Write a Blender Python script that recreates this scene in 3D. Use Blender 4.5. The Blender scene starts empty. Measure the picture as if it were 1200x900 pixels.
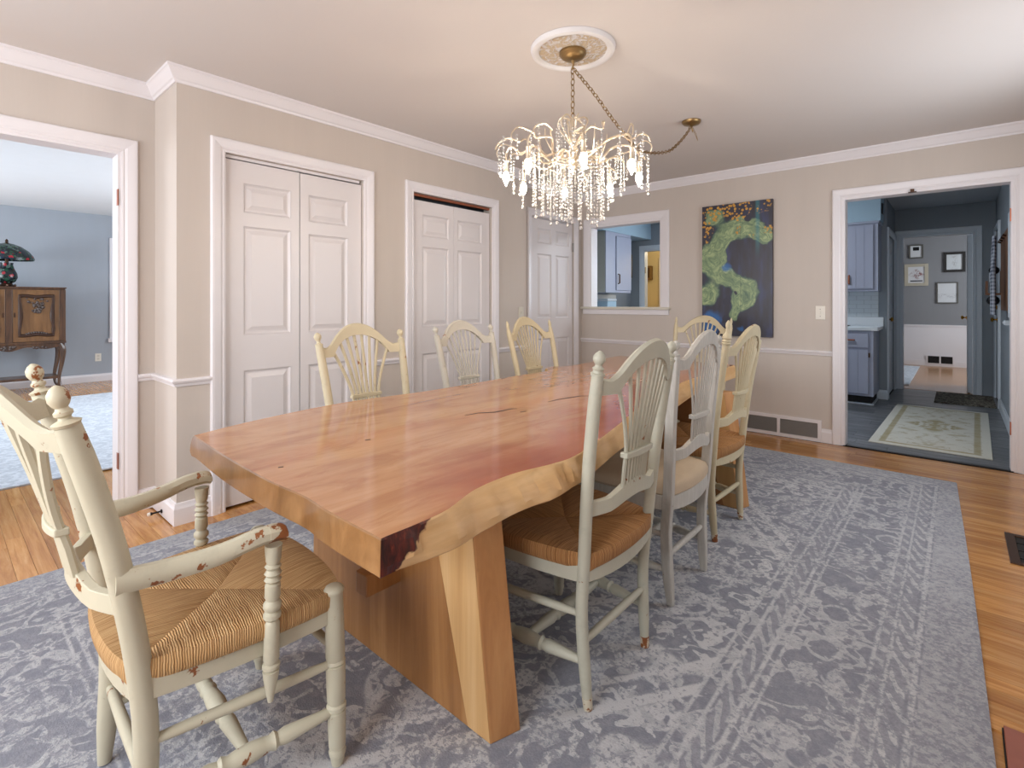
import bpy, bmesh, math, random
from mathutils import Vector, Matrix
random.seed(7)
R = math.radians
S = bpy.context.scene
COL = S.collection

# ------------------------------------------------------------------ camera
cam_d = bpy.data.cameras.new('camera')
cam = bpy.data.objects.new('camera', cam_d)
COL.objects.link(cam)
cam.location = (0, 0, 1.175)
cam.rotation_euler = (R(90), 0, R(41.17))
cam_d.sensor_width = 36.0
cam_d.lens = 36.0 * 597 / 1200
cam_d.shift_y = -95 / 1200
cam_d.clip_start = 0.02
S.camera = cam

# ------------------------------------------------------------------ light
S.view_settings.view_transform = 'Standard'
S.view_settings.look = 'None'
S.view_settings.gamma = 1
S.view_settings.use_curve_mapping = False
S.view_settings.exposure = 0.17
S.cycles.max_bounces = 10
S.cycles.diffuse_bounces = 5
S.cycles.transparent_max_bounces = 12
S.cycles.caustics_reflective = False
S.cycles.caustics_refractive = False
S.cycles.sample_clamp_indirect = 4.0

w = bpy.data.worlds.new('sky'); S.world = w
w.use_nodes = True
bg = w.node_tree.nodes['Background']
bg.inputs[0].default_value = (0.75, 0.86, 1.0, 1)
bg.inputs[1].default_value = 1.0

def area(name, loc, rot, sx, sy, power, col):
    d = bpy.data.lights.new(name, 'AREA')
    d.shape = 'RECTANGLE'; d.size = sx; d.size_y = sy
    d.energy = power; d.color = col
    o = bpy.data.objects.new(name, d)
    o.location = loc; o.rotation_euler = rot
    COL.objects.link(o)
    return o
# daylight entering through the windows of each room (every light fills a window opening)
DAY = (0.86, 0.93, 1.0)
area('daylight_dining_window', (-2.45, -1.57, 1.45), (R(90), 0, 0), 1.3, 1.3, 46, (0.93, 0.96, 1.0))
area('daylight_dining_window', (-0.75, -1.57, 1.45), (R(90), 0, 0), 1.3, 1.3, 62, (0.93, 0.96, 1.0))
area('daylight_dining_window', (0.69, 3.30, 1.50), (R(90), 0, R(90)), 1.5, 1.3, 22, (0.93, 0.96, 1.0))
area('daylight_living_window', (-7.6, -2.56, 1.40), (R(90), 0, 0), 2.6, 1.6, 135, (0.86, 0.93, 1.0))
area('daylight_living_window', (-6.2, 3.76, 1.50), (R(90), 0, R(180)), 2.2, 1.5, 90, (0.86, 0.93, 1.0))
area('daylight_kitchen_window', (-2.0, 7.74, 1.62), (R(90), 0, R(180)), 1.3, 0.95, 34, (0.80, 0.90, 1.0))
area('daylight_hall_window', (1.62, 10.7, 1.50), (R(90), 0, R(90)), 1.5, 1.4, 42, (0.88, 0.94, 1.0))

# ------------------------------------------------------------------ mesh helpers
class MB:
    def __init__(s): s.v = []; s.f = []; s.m = []; s.uv = None
    def add(s, vs, fs, m=0):
        o = len(s.v); s.v += [tuple(p) for p in vs]
        s.f += [tuple(i + o for i in f) for f in fs]; s.m += [m] * len(fs)
        return s
    def box(s, x0, x1, y0, y1, z0, z1, m=0):
        x0, x1 = sorted((x0, x1)); y0, y1 = sorted((y0, y1)); z0, z1 = sorted((z0, z1))
        return s.add([(x0,y0,z0),(x1,y0,z0),(x1,y1,z0),(x0,y1,z0),(x0,y0,z1),(x1,y0,z1),(x1,y1,z1),(x0,y1,z1)],
            [(0,3,2,1),(4,5,6,7),(0,1,5,4),(1,2,6,5),(2,3,7,6),(3,0,4,7)], m)
    def loft(s, rings, cap=True, closed=True, m=0):
        n = len(rings[0]); vs = [p for r in rings for p in r]; fs = []
        for i in range(len(rings) - 1):
            for j in range(n if closed else n - 1):
                k = (j + 1) % n
                fs.append((i*n+j, i*n+k, (i+1)*n+k, (i+1)*n+j))
        if cap:
            fs.append(tuple(range(n - 1, -1, -1))); fs.append(tuple((len(rings)-1)*n + j for j in range(n)))
        return s.add(vs, fs, m)
    def tube(s, pts, rad, seg=8, m=0, flat=1.0, up=None, phase=0.0):
        """swept tube: rad a number or list; flat squashes the second axis"""
        pts = [Vector(p) for p in pts]
        if not isinstance(rad, (list, tuple)): rad = [rad] * len(pts)
        rings = []; ref = Vector(up) if up else None; prev = None
        for i, p in enumerate(pts):
            d = (pts[min(i+1, len(pts)-1)] - pts[max(i-1, 0)])
            if d.length < 1e-9: d = prev or Vector((0,0,1))
            d.normalize(); prev = d
            if ref is None: ref = Vector((1,0,0)) if abs(d.x) < 0.8 else Vector((0,1,0))
            a = (ref - d * ref.dot(d))
            if a.length < 1e-6: a = d.orthogonal()
            a.normalize(); b = d.cross(a); ref = a if not up else Vector(up)
            rings.append([p + a*(rad[i]*math.cos(2*math.pi*j/seg+phase)) + b*(rad[i]*flat*math.sin(2*math.pi*j/seg+phase)) for j in range(seg)])
        return s.loft(rings, m=m)
    def lathe(s, p0, p1, prof, seg=12, m=0):
        """prof: list of (t along p0->p1 in 0..1 , radius)"""
        p0 = Vector(p0); p1 = Vector(p1); d = (p1 - p0).normalized(); a = d.orthogonal().normalized()
        if abs(d.z) > .7:
            a = (Vector((1,0,0)) - d*d.x).normalized()
        b = d.cross(a)
        rings = [[p0.lerp(p1, t) + a*(r*math.cos(2*math.pi*j/seg)) + b*(r*math.sin(2*math.pi*j/seg)) for j in range(seg)] for t, r in prof]
        return s.loft(rings, m=m)
    def ball(s, c, r, seg=10, rows=6, sz=1.0, m=0):
        rings = []
        for i in range(1, rows):
            a = math.pi*i/rows
            rings.append([(c[0]+r*math.sin(a)*math.cos(2*math.pi*j/seg), c[1]+r*math.sin(a)*math.sin(2*math.pi*j/seg), c[2]-r*sz*math.cos(a)) for j in range(seg)])
        n = len(s.v); s.loft(rings, cap=False, m=m)
        k = len(rings)*seg
        s.v += [(c[0],c[1],c[2]-r*sz), (c[0],c[1],c[2]+r*sz)]
        for j in range(seg):
            s.f.append((n+k, n+(j+1)%seg, n+j)); s.m.append(m)
            s.f.append((n+k+1, n+k-seg+j, n+k-seg+(j+1)%seg)); s.m.append(m)
        return s
    def prism(s, poly, axis, a0, a1, m=0):
        """poly 2d extruded along axis: x -> (y,z), y -> (x,z), z -> (x,y)"""
        def P(q, a):
            return {'x': (a, q[0], q[1]), 'y': (q[0], a, q[1]), 'z': (q[0], q[1], a)}[axis]
        return s.loft([[P(q, a0) for q in poly], [P(q, a1) for q in poly]], m=m)

def obj(name, mb, mat, parent=None, smooth=False, bevel=0.0, loc=None, seg=2, label=None):
    me = bpy.data.meshes.new(name)
    me.from_pydata(mb.v, [], mb.f)
    mats = mat if isinstance(mat, (list, tuple)) else [mat]
    for k in mats: me.materials.append(k)
    if len(mats) > 1: me.polygons.foreach_set('material_index', mb.m)
    if mb.uv:
        uvl = me.uv_layers.new(name='UVMap')
        for p in me.polygons:
            for li in p.loop_indices:
                uvl.data[li].uv = mb.uv[me.loops[li].vertex_index]
    bm = bmesh.new(); bm.from_mesh(me); bmesh.ops.recalc_face_normals(bm, faces=bm.faces); bm.to_mesh(me); bm.free()
    if smooth:
        me.polygons.foreach_set('use_smooth', [True]*len(me.polygons))
        me.set_sharp_from_angle(angle=R(42))
    o = bpy.data.objects.new(name, me); COL.objects.link(o)
    if parent: o.parent = parent
    if loc: o.location = loc
    if bevel:
        b = o.modifiers.new('bevel', 'BEVEL'); b.width = bevel; b.segments = seg; b.limit_method = 'ANGLE'; b.angle_limit = R(40)
    if label: o['label'] = label
    return o
def thing(name, label, cat, loc=(0,0,0), rz=0.0, group=None):
    o = bpy.data.objects.new(name, None); COL.objects.link(o)
    o.empty_display_size = .1
    o.location = loc; o.rotation_euler = (0, 0, rz)
    o['label'] = label; o['category'] = cat
    if group: o['group'] = group
    return o
def tag(o, label, cat, group=None):
    o['label'] = label; o['category'] = cat
    if group: o['group'] = group
    return o
def struct(name, mb, mat, label=None, cat=None, bevel=0.0, smooth=False, parent=None):
    o = obj(name, mb, mat, parent=parent, bevel=bevel, smooth=smooth)
    if not parent:
        o['kind'] = 'structure'
        if label: o['label'] = label
        if cat: o['category'] = cat
    return o
def copy_part(src, parent, loc=None, rot=None):
    c = src.copy(); COL.objects.link(c); c.parent = parent
    if loc is not None: c.location = loc
    if rot is not None: c.rotation_euler = rot
    return c

# ------------------------------------------------------------------ material helpers
class NT:
    def __init__(s, name):
        s.mat = bpy.data.materials.new(name); s.mat.use_nodes = True
        s.t = s.mat.node_tree; s.b = s.t.nodes['Principled BSDF']; s.l = s.t.links
    def n(s, typ, **kw):
        x = s.t.nodes.new('ShaderNode' + typ)
        for k, v in kw.items(): setattr(x, k, v)
        return x
    def link(s, a, b): s.l.new(a, b)
    def val(s, sock, v):
        if hasattr(v, 'is_output') or isinstance(v, bpy.types.NodeSocket): s.l.new(v, sock)
        else: sock.default_value = v
    def coord(s, kind='Object', scale=(1,1,1), rot=(0,0,0), loc=(0,0,0)):
        c = s.n('TexCoord'); m = s.n('Mapping')
        m.inputs['Scale'].default_value = scale; m.inputs['Rotation'].default_value = rot; m.inputs['Location'].default_value = loc
        s.link(c.outputs[kind], m.inputs[0]); return m.outputs[0]
    def noise(s, vec, scale=5, detail=3, rough=.5, dist=0, color=False):
        x = s.n('TexNoise'); s.val(x.inputs['Vector'], vec); x.inputs['Scale'].default_value = scale
        x.inputs['Detail'].default_value = detail; x.inputs['Roughness'].default_value = rough; x.inputs['Distortion'].default_value = dist
        return x.outputs['Color' if color else 'Fac']
    def voro(s, vec, scale=5, feature='F1', out='Distance', rnd=1.0):
        x = s.n('TexVoronoi', feature=feature); s.val(x.inputs['Vector'], vec); x.inputs['Scale'].default_value = scale
        x.inputs['Randomness'].default_value = rnd
        return x.outputs[out]
    def ramp(s, fac, stops, interp='LINEAR'):
        r = s.n('ValToRGB'); s.val(r.inputs[0], fac); e = r.color_ramp; e.interpolation = interp
        while len(e.elements) < len(stops): e.elements.new(.5)
        for el, (p, c) in zip(e.elements, stops):
            el.position = p; el.color = (c, c, c, 1) if isinstance(c, (int, float)) else (*c, 1)
        return r.outputs[0]
    def mix(s, fac, a, b, mode='MIX'):
        m = s.n('Mix', data_type='RGBA', blend_type=mode)
        s.val(m.inputs[0], fac)
        for k, v in ((6, a), (7, b)):
            s.val(m.inputs[k], (*v, 1) if isinstance(v, tuple) and len(v) == 3 else v)
        return m.outputs[2]
    def math(s, op, a, b=None, c=None, clamp=False):
        m = s.n('Math', operation=op); m.use_clamp = clamp
        for i, v in enumerate((a, b, c)):
            if v is not None: s.val(m.inputs[i], v)
        return m.outputs[0]
    def sep(s, vec):
        x = s.n('SeparateXYZ'); s.val(x.inputs[0], vec); return x.outputs
    def comb(s, x, y, z):
        c = s.n('CombineXYZ')
        for i, v in enumerate((x, y, z)): s.val(c.inputs[i], v)
        return c.outputs[0]
    def step(s, x, a, b):
        m = s.n('MapRange', interpolation_type='SMOOTHSTEP'); s.val(m.inputs[0], x)
        m.inputs[1].default_value = a; m.inputs[2].default_value = b; return m.outputs[0]
    def band(s, x, c, hw, soft=.006):
        d = s.math('ABSOLUTE', s.math('SUBTRACT', x, c))
        return s.math('SUBTRACT', 1.0, s.step(d, max(0, hw - soft), hw + soft))
    def bump(s, h, strength=.2, dist=.01):
        b = s.n('Bump'); b.inputs['Strength'].default_value = strength; b.inputs['Distance'].default_value = dist
        s.val(b.inputs['Height'], h); s.link(b.outputs[0], s.b.inputs['Normal'])
    def done(s, col=None, rough=.5, metal=0, spec=.5, coat=0, coatr=.1):
        b = s.b
        if col is not None: s.val(b.inputs['Base Color'], (*col, 1) if isinstance(col, tuple) and len(col) == 3 else col)
        s.val(b.inputs['Roughness'], rough); b.inputs['Metallic'].default_value = metal
        b.inputs['Specular IOR Level'].default_value = spec
        b.inputs['Coat Weight'].default_value = coat; b.inputs['Coat Roughness'].default_value = coatr
        return s.mat
def srgb(r, g, b):
    f = lambda c: (c/255/12.92) if c/255 <= .04045 else ((c/255+.055)/1.055)**2.4
    return (f(r), f(g), f(b))
def plain(name, col, rough=.5, metal=0, var=.06, scale=6, bump=0, bscale=60, spec=.5, coat=0):
    t = NT(name); v = t.coord('Object')
    n = t.noise(v, scale, 3)
    c = t.mix(n, tuple(max(0, k*(1-var)) for k in col), tuple(min(1, k*(1+var)) for k in col))
    if bump: t.bump(t.noise(v, bscale, 3), bump, .004)
    return t.done(c, rough, metal, spec, coat)
def emit(name, col, strength):
    m = bpy.data.materials.new(name); m.use_nodes = True; nt = m.node_tree; nt.nodes.clear()
    e = nt.nodes.new('ShaderNodeEmission'); o = nt.nodes.new('ShaderNodeOutputMaterial')
    e.inputs[0].default_value = (*col, 1); e.inputs[1].default_value = strength; nt.links.new(e.outputs[0], o.inputs[0]); return m

def m_wall(name, col, var=.05):
    t = NT(name); v = t.coord('Object', (2.2, 2.2, .25)); n = t.noise(v, 3.2, 4, .6)
    fine = t.noise(t.coord('Object', (40, 40, 1.2)), 3, 2)
    c = t.mix(n, tuple(k*(1-var) for k in col), tuple(k*(1+var) for k in col))
    c = t.mix(t.math('MULTIPLY', fine, .18), c, tuple(k*.86 for k in col))
    t.bump(t.noise(t.coord('Object'), 120, 2), .06, .002)
    return t.done(c, .72, spec=.25)
M = {}
M['wall'] = m_wall('beige_wall_paint', srgb(200, 190, 181))
M['ceiling'] = plain('white_ceiling_paint', srgb(214, 208, 204), .85, var=.02, scale=1.5, bump=.05, bscale=90, spec=.2)
M['trim'] = plain('white_trim_paint', srgb(228, 224, 226), .38, var=.015, scale=3)
M['door'] = plain('white_door_paint', srgb(222, 217, 217), .36, var=.015, scale=2)
M['lr_wall'] = m_wall('blue_grey_wall_paint', srgb(164, 170, 178))
M['lr_ceiling'] = plain('living_ceiling_paint', srgb(226, 228, 230), .85, var=.02, spec=.2)
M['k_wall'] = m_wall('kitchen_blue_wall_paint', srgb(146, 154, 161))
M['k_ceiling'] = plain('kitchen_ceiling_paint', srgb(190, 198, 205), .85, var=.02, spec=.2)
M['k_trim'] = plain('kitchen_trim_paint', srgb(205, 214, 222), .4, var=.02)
M['k_cab'] = plain('periwinkle_cabinet_paint', srgb(168, 173, 192), .42, var=.03)
M['cream_side'] = plain('cream_panel_paint', srgb(206, 200, 186), .5, var=.03)
M['soffit'] = plain('pale_blue_soffit_paint', srgb(170, 196, 212), .7, var=.02)
M['yellow'] = plain('yellow_wall_paint', srgb(214, 200, 160), .7, var=.03)
M['far_wall'] = m_wall('grey_hall_wall_paint', srgb(140, 141, 144))
M['white'] = plain('warm_white_plastic', srgb(226, 220, 208), .4, var=.01)
M['dark'] = plain('dark_void', (.012, .011, .010), .8, var=.1)
M['brass'] = plain('polished_brass', srgb(200, 150, 60), .25, metal=1, var=.05)
M['copper'] = plain('worn_copper', srgb(178, 110, 84), .4, metal=.9, var=.15, scale=40)
M['bronze'] = plain('dark_bronze', srgb(80, 58, 46), .4, metal=.8, var=.15, scale=30)
M['steel'] = plain('grey_vent_metal', srgb(150, 146, 142), .45, metal=.4, var=.05)
M['black'] = plain('black_metal', srgb(38, 36, 36), .45, metal=.6, var=.1)
M['counter'] = plain('white_laminate', srgb(214, 220, 224), .3, var=.02)

def m_oak(name, lo, mid, hi, scale=1.0, rough=.24):
    t = NT(name); oi = t.n('ObjectInfo')
    v = t.coord('Object')
    off = t.math('MULTIPLY', oi.outputs['Random'], 37.0)
    p = t.sep(v); pv = t.comb(t.math('ADD', t.math('MULTIPLY', p[0], 1.4*scale), off), t.math('MULTIPLY', p[1], 26*scale), off)
    g = t.noise(pv, 1.6, 5, .62, .4)
    fine = t.noise(t.comb(t.math('MULTIPLY', p[0], 8), t.math('ADD', t.math('MULTIPLY', p[1], 160), off), off), 2, 2)
    c = t.ramp(g, [(.28, lo), (.5, mid), (.72, hi)])
    tone = t.mix(oi.outputs['Random'], (.74, .68, .62) if rough < .3 else (.66, .66, .68), (1.14, 1.12, 1.08))
    c = t.mix(1.0, c, tone, 'MULTIPLY')
    c = t.mix(t.math('MULTIPLY', fine, .3), c, tuple(k*.6 for k in lo))
    t.bump(fine, .05, .002)
    return t.done(c, rough, coat=.25, coatr=.15)
M['oak'] = m_oak('honey_oak_floor', srgb(166, 110, 58), srgb(200, 146, 84), srgb(218, 172, 112))
M['vinyl'] = m_oak('grey_vinyl_plank', srgb(58, 61, 66), srgb(104, 107, 111), srgb(156, 158, 160), rough=.4)
M['oak_plain'] = m_oak('oak_floor_sheet', srgb(160, 108, 56), srgb(190, 136, 76), srgb(210, 162, 100))

# ================================================================== THE SETTING
ZC = 2.42          # dining ceiling
XL, XD, XA = -3.11, -3.50, -3.27      # closet face, doorway wall, alcove wall
YB, YN, XR = 4.96, -1.50, 0.62        # back wall, near wall, right wall
YJ, YK = 0.86, 3.76                   # the two ends of the closet block

def cells(us, vs, holes):
    us = sorted(set(us)); vs = sorted(set(vs)); out = []
    for a, b in zip(us, us[1:]):
        run = None
        for c, d in zip(vs, vs[1:]):
            um, vm = (a+b)/2, (c+d)/2
            if any(h[0] < um < h[1] and h[2] < vm < h[3] for h in holes):
                if run: out.append((a, b, run[0], run[1])); run = None
            else: run = (run[0], d) if run else (c, d)
        if run: out.append((a, b, run[0], run[1]))
    return out
def wall(name, axis, p0, p1, u0, u1, z0, z1, holes, mat, label=None):
    mb = MB(); us = [u0, u1]; vs = [z0, z1]
    for h in holes: us += [max(u0, h[0]), min(u1, h[1])]; vs += [max(z0, h[2]), min(z1, h[3])]
    for a, b, c, d in cells(us, vs, holes):
        if axis == 'x': mb.box(p0, p1, a, b, c, d)
        else: mb.box(a, b, p0, p1, c, d)
    return struct(name, mb, mat, label, 'wall')
TRIM = [0]
def trim_name():
    TRIM[0] += 1; return 'trim_%d' % TRIM[0]
CAS = [(0,0),(0,.010),(.010,.013),(.016,.011),(.028,.017),(.058,.022),(.070,.022),(.076,.016),(.076,0)]
def casing(axis, face, sgn, u0, u1, z1, mat, z0=0.0, prof=CAS, label='white painted moulded door casing', four=False):
    P = (lambda u, h, z: (face + sgn*h, u, z)) if axis == 'x' else (lambda u, h, z: (u, face + sgn*h, z))
    rings = [[P(u0-o, h, z0) for o, h in prof], [P(u0-o, h, z1+o) for o, h in prof],
             [P(u1+o, h, z1+o) for o, h in prof], [P(u1+o, h, z0) for o, h in prof]]
    return struct(trim_name(), MB().loft(rings), mat, label, 'trim', smooth=False)
def sweep(name, path, prof, mat, label, cat='trim', closed=False):
    """profile swept along a floor-plan path with the room on its left, mitred at corners"""
    pts = [Vector(p) for p in path]; n = len(pts); rings = []
    for i, p in enumerate(pts):
        d0 = (p - pts[i-1]).normalized() if (i > 0 or closed) else None
        d1 = (pts[(i+1) % n] - p).normalized() if (i < n-1 or closed) else None
        n0 = Vector((-d0.y, d0.x)) if d0 else None; n1 = Vector((-d1.y, d1.x)) if d1 else None
        if n0 is None: mv = n1
        elif n1 is None: mv = n0
        else: mv = (n0 + n1) / (1 + n0.dot(n1)) if n0.dot(n1) > -.99 else n0
        rings.append([(p.x + mv.x*o, p.y + mv.y*o, z) for o, z in prof])
    mb = MB()
    if closed: mb.loft(rings + [rings[0]], cap=False)
    else: mb.loft(rings)
    return struct(name, mb, mat, label, cat)

# --- dining room walls
wall('wall_closet', 'x', XL-.10, XL, YJ, YK, 0, ZC, [(1.097,1.988,-1,2.025),(2.416,3.285,-1,2.02)], M['wall'], 'beige wall holding the two closet doors')
struct('wall_jog', MB().box(XD, XL-.10, YJ, YJ+.10, 0, ZC), M['wall'], 'narrow beige wall return beside the living room doorway', 'wall')
wall('wall_left', 'x', XD-.12, XD, YN, YJ+.10, 0, ZC+.12, [(-.25,.70,-1,2.013)], M['wall'], 'beige wall with the living room doorway')
struct('wall_closet_end', MB().box(XD, XL-.10, YK-.10, YK, 0, ZC), M['wall'], 'short beige wall closing the closet block', 'wall')
struct('wall_closet_inside', MB().box(XD-.12, XD, YJ+.10, YK, 0, ZC+.12).box(XD, XL-.10, 2.18, 2.22, 0, ZC), M['lr_wall'], 'wall at the back of the closets', 'wall')
wall('wall_alcove', 'x', XA-.10, XA, YK-.1, YB, 0, ZC, [(4.04,4.80,-1,2.07)], M['wall'], 'beige wall with the panelled door in the corner')
wall('wall_back', 'y', YB, YB+.12, -4.25, .9, 0, 2.6, [(-3.15,-2.295,1.13,2.04),(-.71,.294,-1,2.036)], M['wall'], 'beige back wall with painting, hatch and kitchen doorway')
wall('wall_right', 'x', XR, XR+.12, YN-.12, YB, 0, ZC, [(2.55,4.05,.85,2.15)], M['wall'], 'beige wall beside the hearth')
wall('wall_near', 'y', YN-.12, YN, XD-.12, XR, 0, ZC, [(-3.1,-1.8,.8,2.1),(-1.4,-.1,.8,2.1)], M['wall'], 'beige wall with two windows')
struct('ceiling', MB().box(XD-.01, XR+.12, YN-.12, YB, ZC, ZC+.10), M['ceiling'], 'white painted dining room ceiling', 'ceiling')
for i, (a, b) in enumerate(((-3.1,-1.8),(-1.4,-.1))):
    mb = MB()
    for x in (a, b-.05): mb.box(x, x+.05, YN-.10, YN-.02, .8, 2.1)
    for z in (.8, 1.43, 2.05): mb.box(a, b, YN-.09, YN-.03, z, z+.05)
    struct('window_%d' % (i+1), mb, M['trim'], 'white wooden sash window frame', 'window')

mb = MB()
for y in (2.55, 4.0): mb.box(XR+.02, XR+.06, y, y+.05, .85, 2.15)
for z in (.85, 1.48, 2.10): mb.box(XR+.025, XR+.055, 2.60, 4.0, z, z+.05)
struct('window_4', mb, M['trim'], 'white wooden sash window frame in the right wall', 'window')
CROWN = [(0,ZC-.078),(.010,ZC-.078),(.014,ZC-.066),(.022,ZC-.060),(.044,ZC-.026),(.050,ZC-.018),(.056,ZC-.014),(.056,ZC),(0,ZC)]
sweep(trim_name(), [(XR,YN),(XR,YB),(XA,YB),(XA,YK),(XL,YK),(XL,YJ),(XD,YJ),(XD,YN)], CROWN, M['trim'], 'white crown moulding round the dining room ceiling', closed=True)
RAIL = [(0,.728),(.010,.732),(.014,.745),(.022,.752),(.026,.762),(.018,.770),(0,.772)]
BASE = [(0,0),(.016,0),(.016,.085),(.011,.098),(.009,.112),(0,.115)]
def rail_base(path, side, rail=True, base=True):
    if rail: sweep(trim_name(), path, RAIL, M['trim'], 'white chair rail moulding ' + side)
    if base: sweep('baseboard_' + side.split()[-1], path, BASE, M['trim'], 'white baseboard ' + side, 'baseboard')
cw = .076
rail_base([(XL,1.097-cw),(XL,YJ),(XD,YJ),(XD,.70+cw)], 'beside the jog')
rail_base([(XL,2.416-cw),(XL,1.988+cw)], 'between the closets')
rail_base([(XA,4.04-cw),(XA,YK),(XL,YK),(XL,3.285+cw)], 'past the second closet')
sweep(trim_name(), [(-.71-cw,YB),(XA,YB)], RAIL, M['trim'], 'white chair rail moulding on the back wall')
sweep('baseboard_back', [(-1.525,YB),(XA,YB)], BASE, M['trim'], 'white baseboard left of the return air grille', 'baseboard')
sweep('baseboard_doorway', [(-.71-cw,YB),(-.862,YB)], BASE, M['trim'], 'short white baseboard between grille and kitchen doorway', 'baseboard')
# casings and jambs
casing('x', XL, 1, 1.097, 1.988, 2.025, M['trim'], label='white casing round the first closet')
casing('x', XL, 1, 2.416, 3.285, 2.02, M['trim'], label='white casing round the second closet')
casing('x', XA, 1, 4.04, 4.80, 2.07, M['trim'], label='white casing round the corner door')
casing('x', XD, 1, -.25, .70, 2.013, M['trim'], label='white casing round the living room doorway')
casing('y', YB, -1, -.71, .294, 2.036, M['trim'], label='white casing round the kitchen doorway')
def jamb(axis, p0, p1, u0, u1, z1, mat, t=.014, label='white door jamb'):
    mb = MB()
    for a, b, c, d in ((u0-.002,u0+t,0,z1),(u1-t,u1+.002,0,z1),(u0+t,u1-t,z1-t,z1+.002)):
        if axis == 'x': mb.box(p0, p1, a, b, c, d)
        else: mb.box(a, b, p0, p1, c, d)
    return struct(trim_name(), mb, mat, label, 'trim')
jl = jamb('x', XD-.125, XD+.004, -.25, .70, 2.013, M['trim'], label='white jamb of the living room doorway')
jk = jamb('y', YB-.004, YB+.125, -.71, .294, 2.036, M['trim'], label='white jamb of the kitchen doorway')
for z in (1.76, .30):
    obj('hinge', MB().box(XD-.02, XD+.0085, .6845, .689, z-.045, z+.045), M['copper'], parent=jl)
for z in (1.79, .30):
    obj('hinge', MB().box(.275, .2815, YB-.007, YB+.02, z-.045, z+.045), M['copper'], parent=jk)
obj('catch', MB().box(-.285,-.235, YB-.02, YB+.01, 2.021, 2.0255).box(-.272,-.248, YB-.026, YB-.010, 2.021, 2.045), M['bronze'], parent=jk)
# hatch (pass-through) trim
HA = [(0,0),(0,.012),(.014,.016),(.05,.020),(.078,.022),(.086,.016),(.086,0)]
casing('y', YB, -1, -3.15, -2.295, 2.04, M['trim'], z0=1.13, prof=HA, label='white casing round the kitchen hatch')
jh = jamb('y', YB-.004, YB+.125, -3.15, -2.295, 2.04, M['trim'], label='white jamb of the kitchen hatch')
for v in jh.data.vertices:
    if v.co.z < .5: v.co.z = 1.13
struct(trim_name(), MB().box(-3.262, -2.195, YB-.045, YB+.13, 1.105, 1.132), M['cream_side'], 'cream window-style sill of the kitchen hatch', 'trim', bevel=.004)
struct(trim_name(), MB().box(-3.24, -2.213, YB-.018, YB, 1.05, 1.105), M['trim'], 'white apron board under the hatch sill', 'trim', bevel=.003)

# --- panelled doors
def leaf(parent, axis, face, sgn, u0, u1, z0, z1, panels, mat, th=.034):
    """face = outer face coordinate, sgn = outward direction"""
    rec = .011
    us = [u0, u1]; vs = [z0, z1]
    for p in panels: us += p[:2]; vs += p[2:]
    mb = MB()
    def bx(m, a, b, h0, h1, c, d):
        if axis == 'x': m.box(face+sgn*h0, face+sgn*h1, a, b, c, d)
        else: m.box(a, b, face+sgn*h0, face+sgn*h1, c, d)
    bx(mb, u0, u1, -th, -rec, z0, z1)
    for a, b, c, d in cells(us, vs, panels): bx(mb, a, b, -rec, 0, c, d)
    lf = obj('door_leaf', mb, mat, parent=parent)
    for (a, b, c, d) in panels:
        P = (lambda u, h, z: (face + sgn*h, u, z)) if axis == 'x' else (lambda u, h, z: (u, face + sgn*h, z))
        rings = []
        for ins, h in ((.001,-.0015),(.012,-rec+.0005),(.020,-rec+.0005),(.046,-.002)):
            rings.append([P(a+ins,h,c+ins),P(b-ins,h,c+ins),P(b-ins,h,d-ins),P(a+ins,h,d-ins)])
        mp = MB(); mp.loft(rings, cap=False)
        mp.add(rings[-1], [(0,1,2,3)])
        obj('door_panel', mp, mat, parent=lf)
    return lf
def pz(ya, yb, top=1.873, zz=None):
    zz = zz or [(top-.17, top), (.99, top-.25), (.20, .78)]
    return [(ya, yb, a, b) for a, b in zz]
XF = XL - .022
d1 = obj('door_1', MB().box(XF-.03, XF-.006, 1.112, 1.973, 2.0065, 2.024), M['trim']); d1['kind'] = 'structure'
d1['label'] = 'white two-leaf bifold closet door next to the living room doorway'; d1['category'] = 'door'
leaf(d1, 'x', XF, 1, 1.101, 1.539, .012, 1.998, pz(1.205, 1.484), M['door'])
leaf(d1, 'x', XF, 1, 1.545, 1.984, .012, 1.996, pz(1.600, 1.878, 1.866), M['door'])
d2 = obj('door_2', MB().box(XF-.03, XF-.004, 2.42, 3.28, 1.999, 2.018), M['copper']); d2['kind'] = 'structure'
d2['label'] = 'white panelled bifold closet door with a dark gap above'; d2['category'] = 'door'
leaf(d2, 'x', XF, 1, 2.424, 2.846, .012, 1.968, pz(2.522, 2.798, 1.862), M['door'])
leaf(d2, 'x', XF, 1, 2.848, 3.276, .012, 1.968, pz(2.892, 3.180, 1.862), M['door'])
d3 = obj('door_3', MB().box(XA-.09, XA-.02, 4.04, 4.05, 0, 2.07).box(XA-.09, XA-.02, 4.79, 4.80, 0, 2.07).box(XA-.09, XA-.02, 4.04, 4.80, 2.064, 2.07), M['trim']); d3['kind'] = 'structure'
d3['label'] = 'white six-panel door in the corner beside the hatch'; d3['category'] = 'door'
zz3 = [(1.80, 1.955), (1.01, 1.69), (.22, .80)]
l3 = leaf(d3, 'x', XA-.012, 1, 4.053, 4.787, .012, 2.052, pz(4.15, 4.395, zz=zz3) + pz(4.475, 4.72, zz=zz3), M['door'])
for z in (1.80, .30): obj('hinge', MB().box(XA-.013, XA+.006, 4.784, 4.795, z-.05, z+.05), M['steel'], parent=l3)

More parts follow.
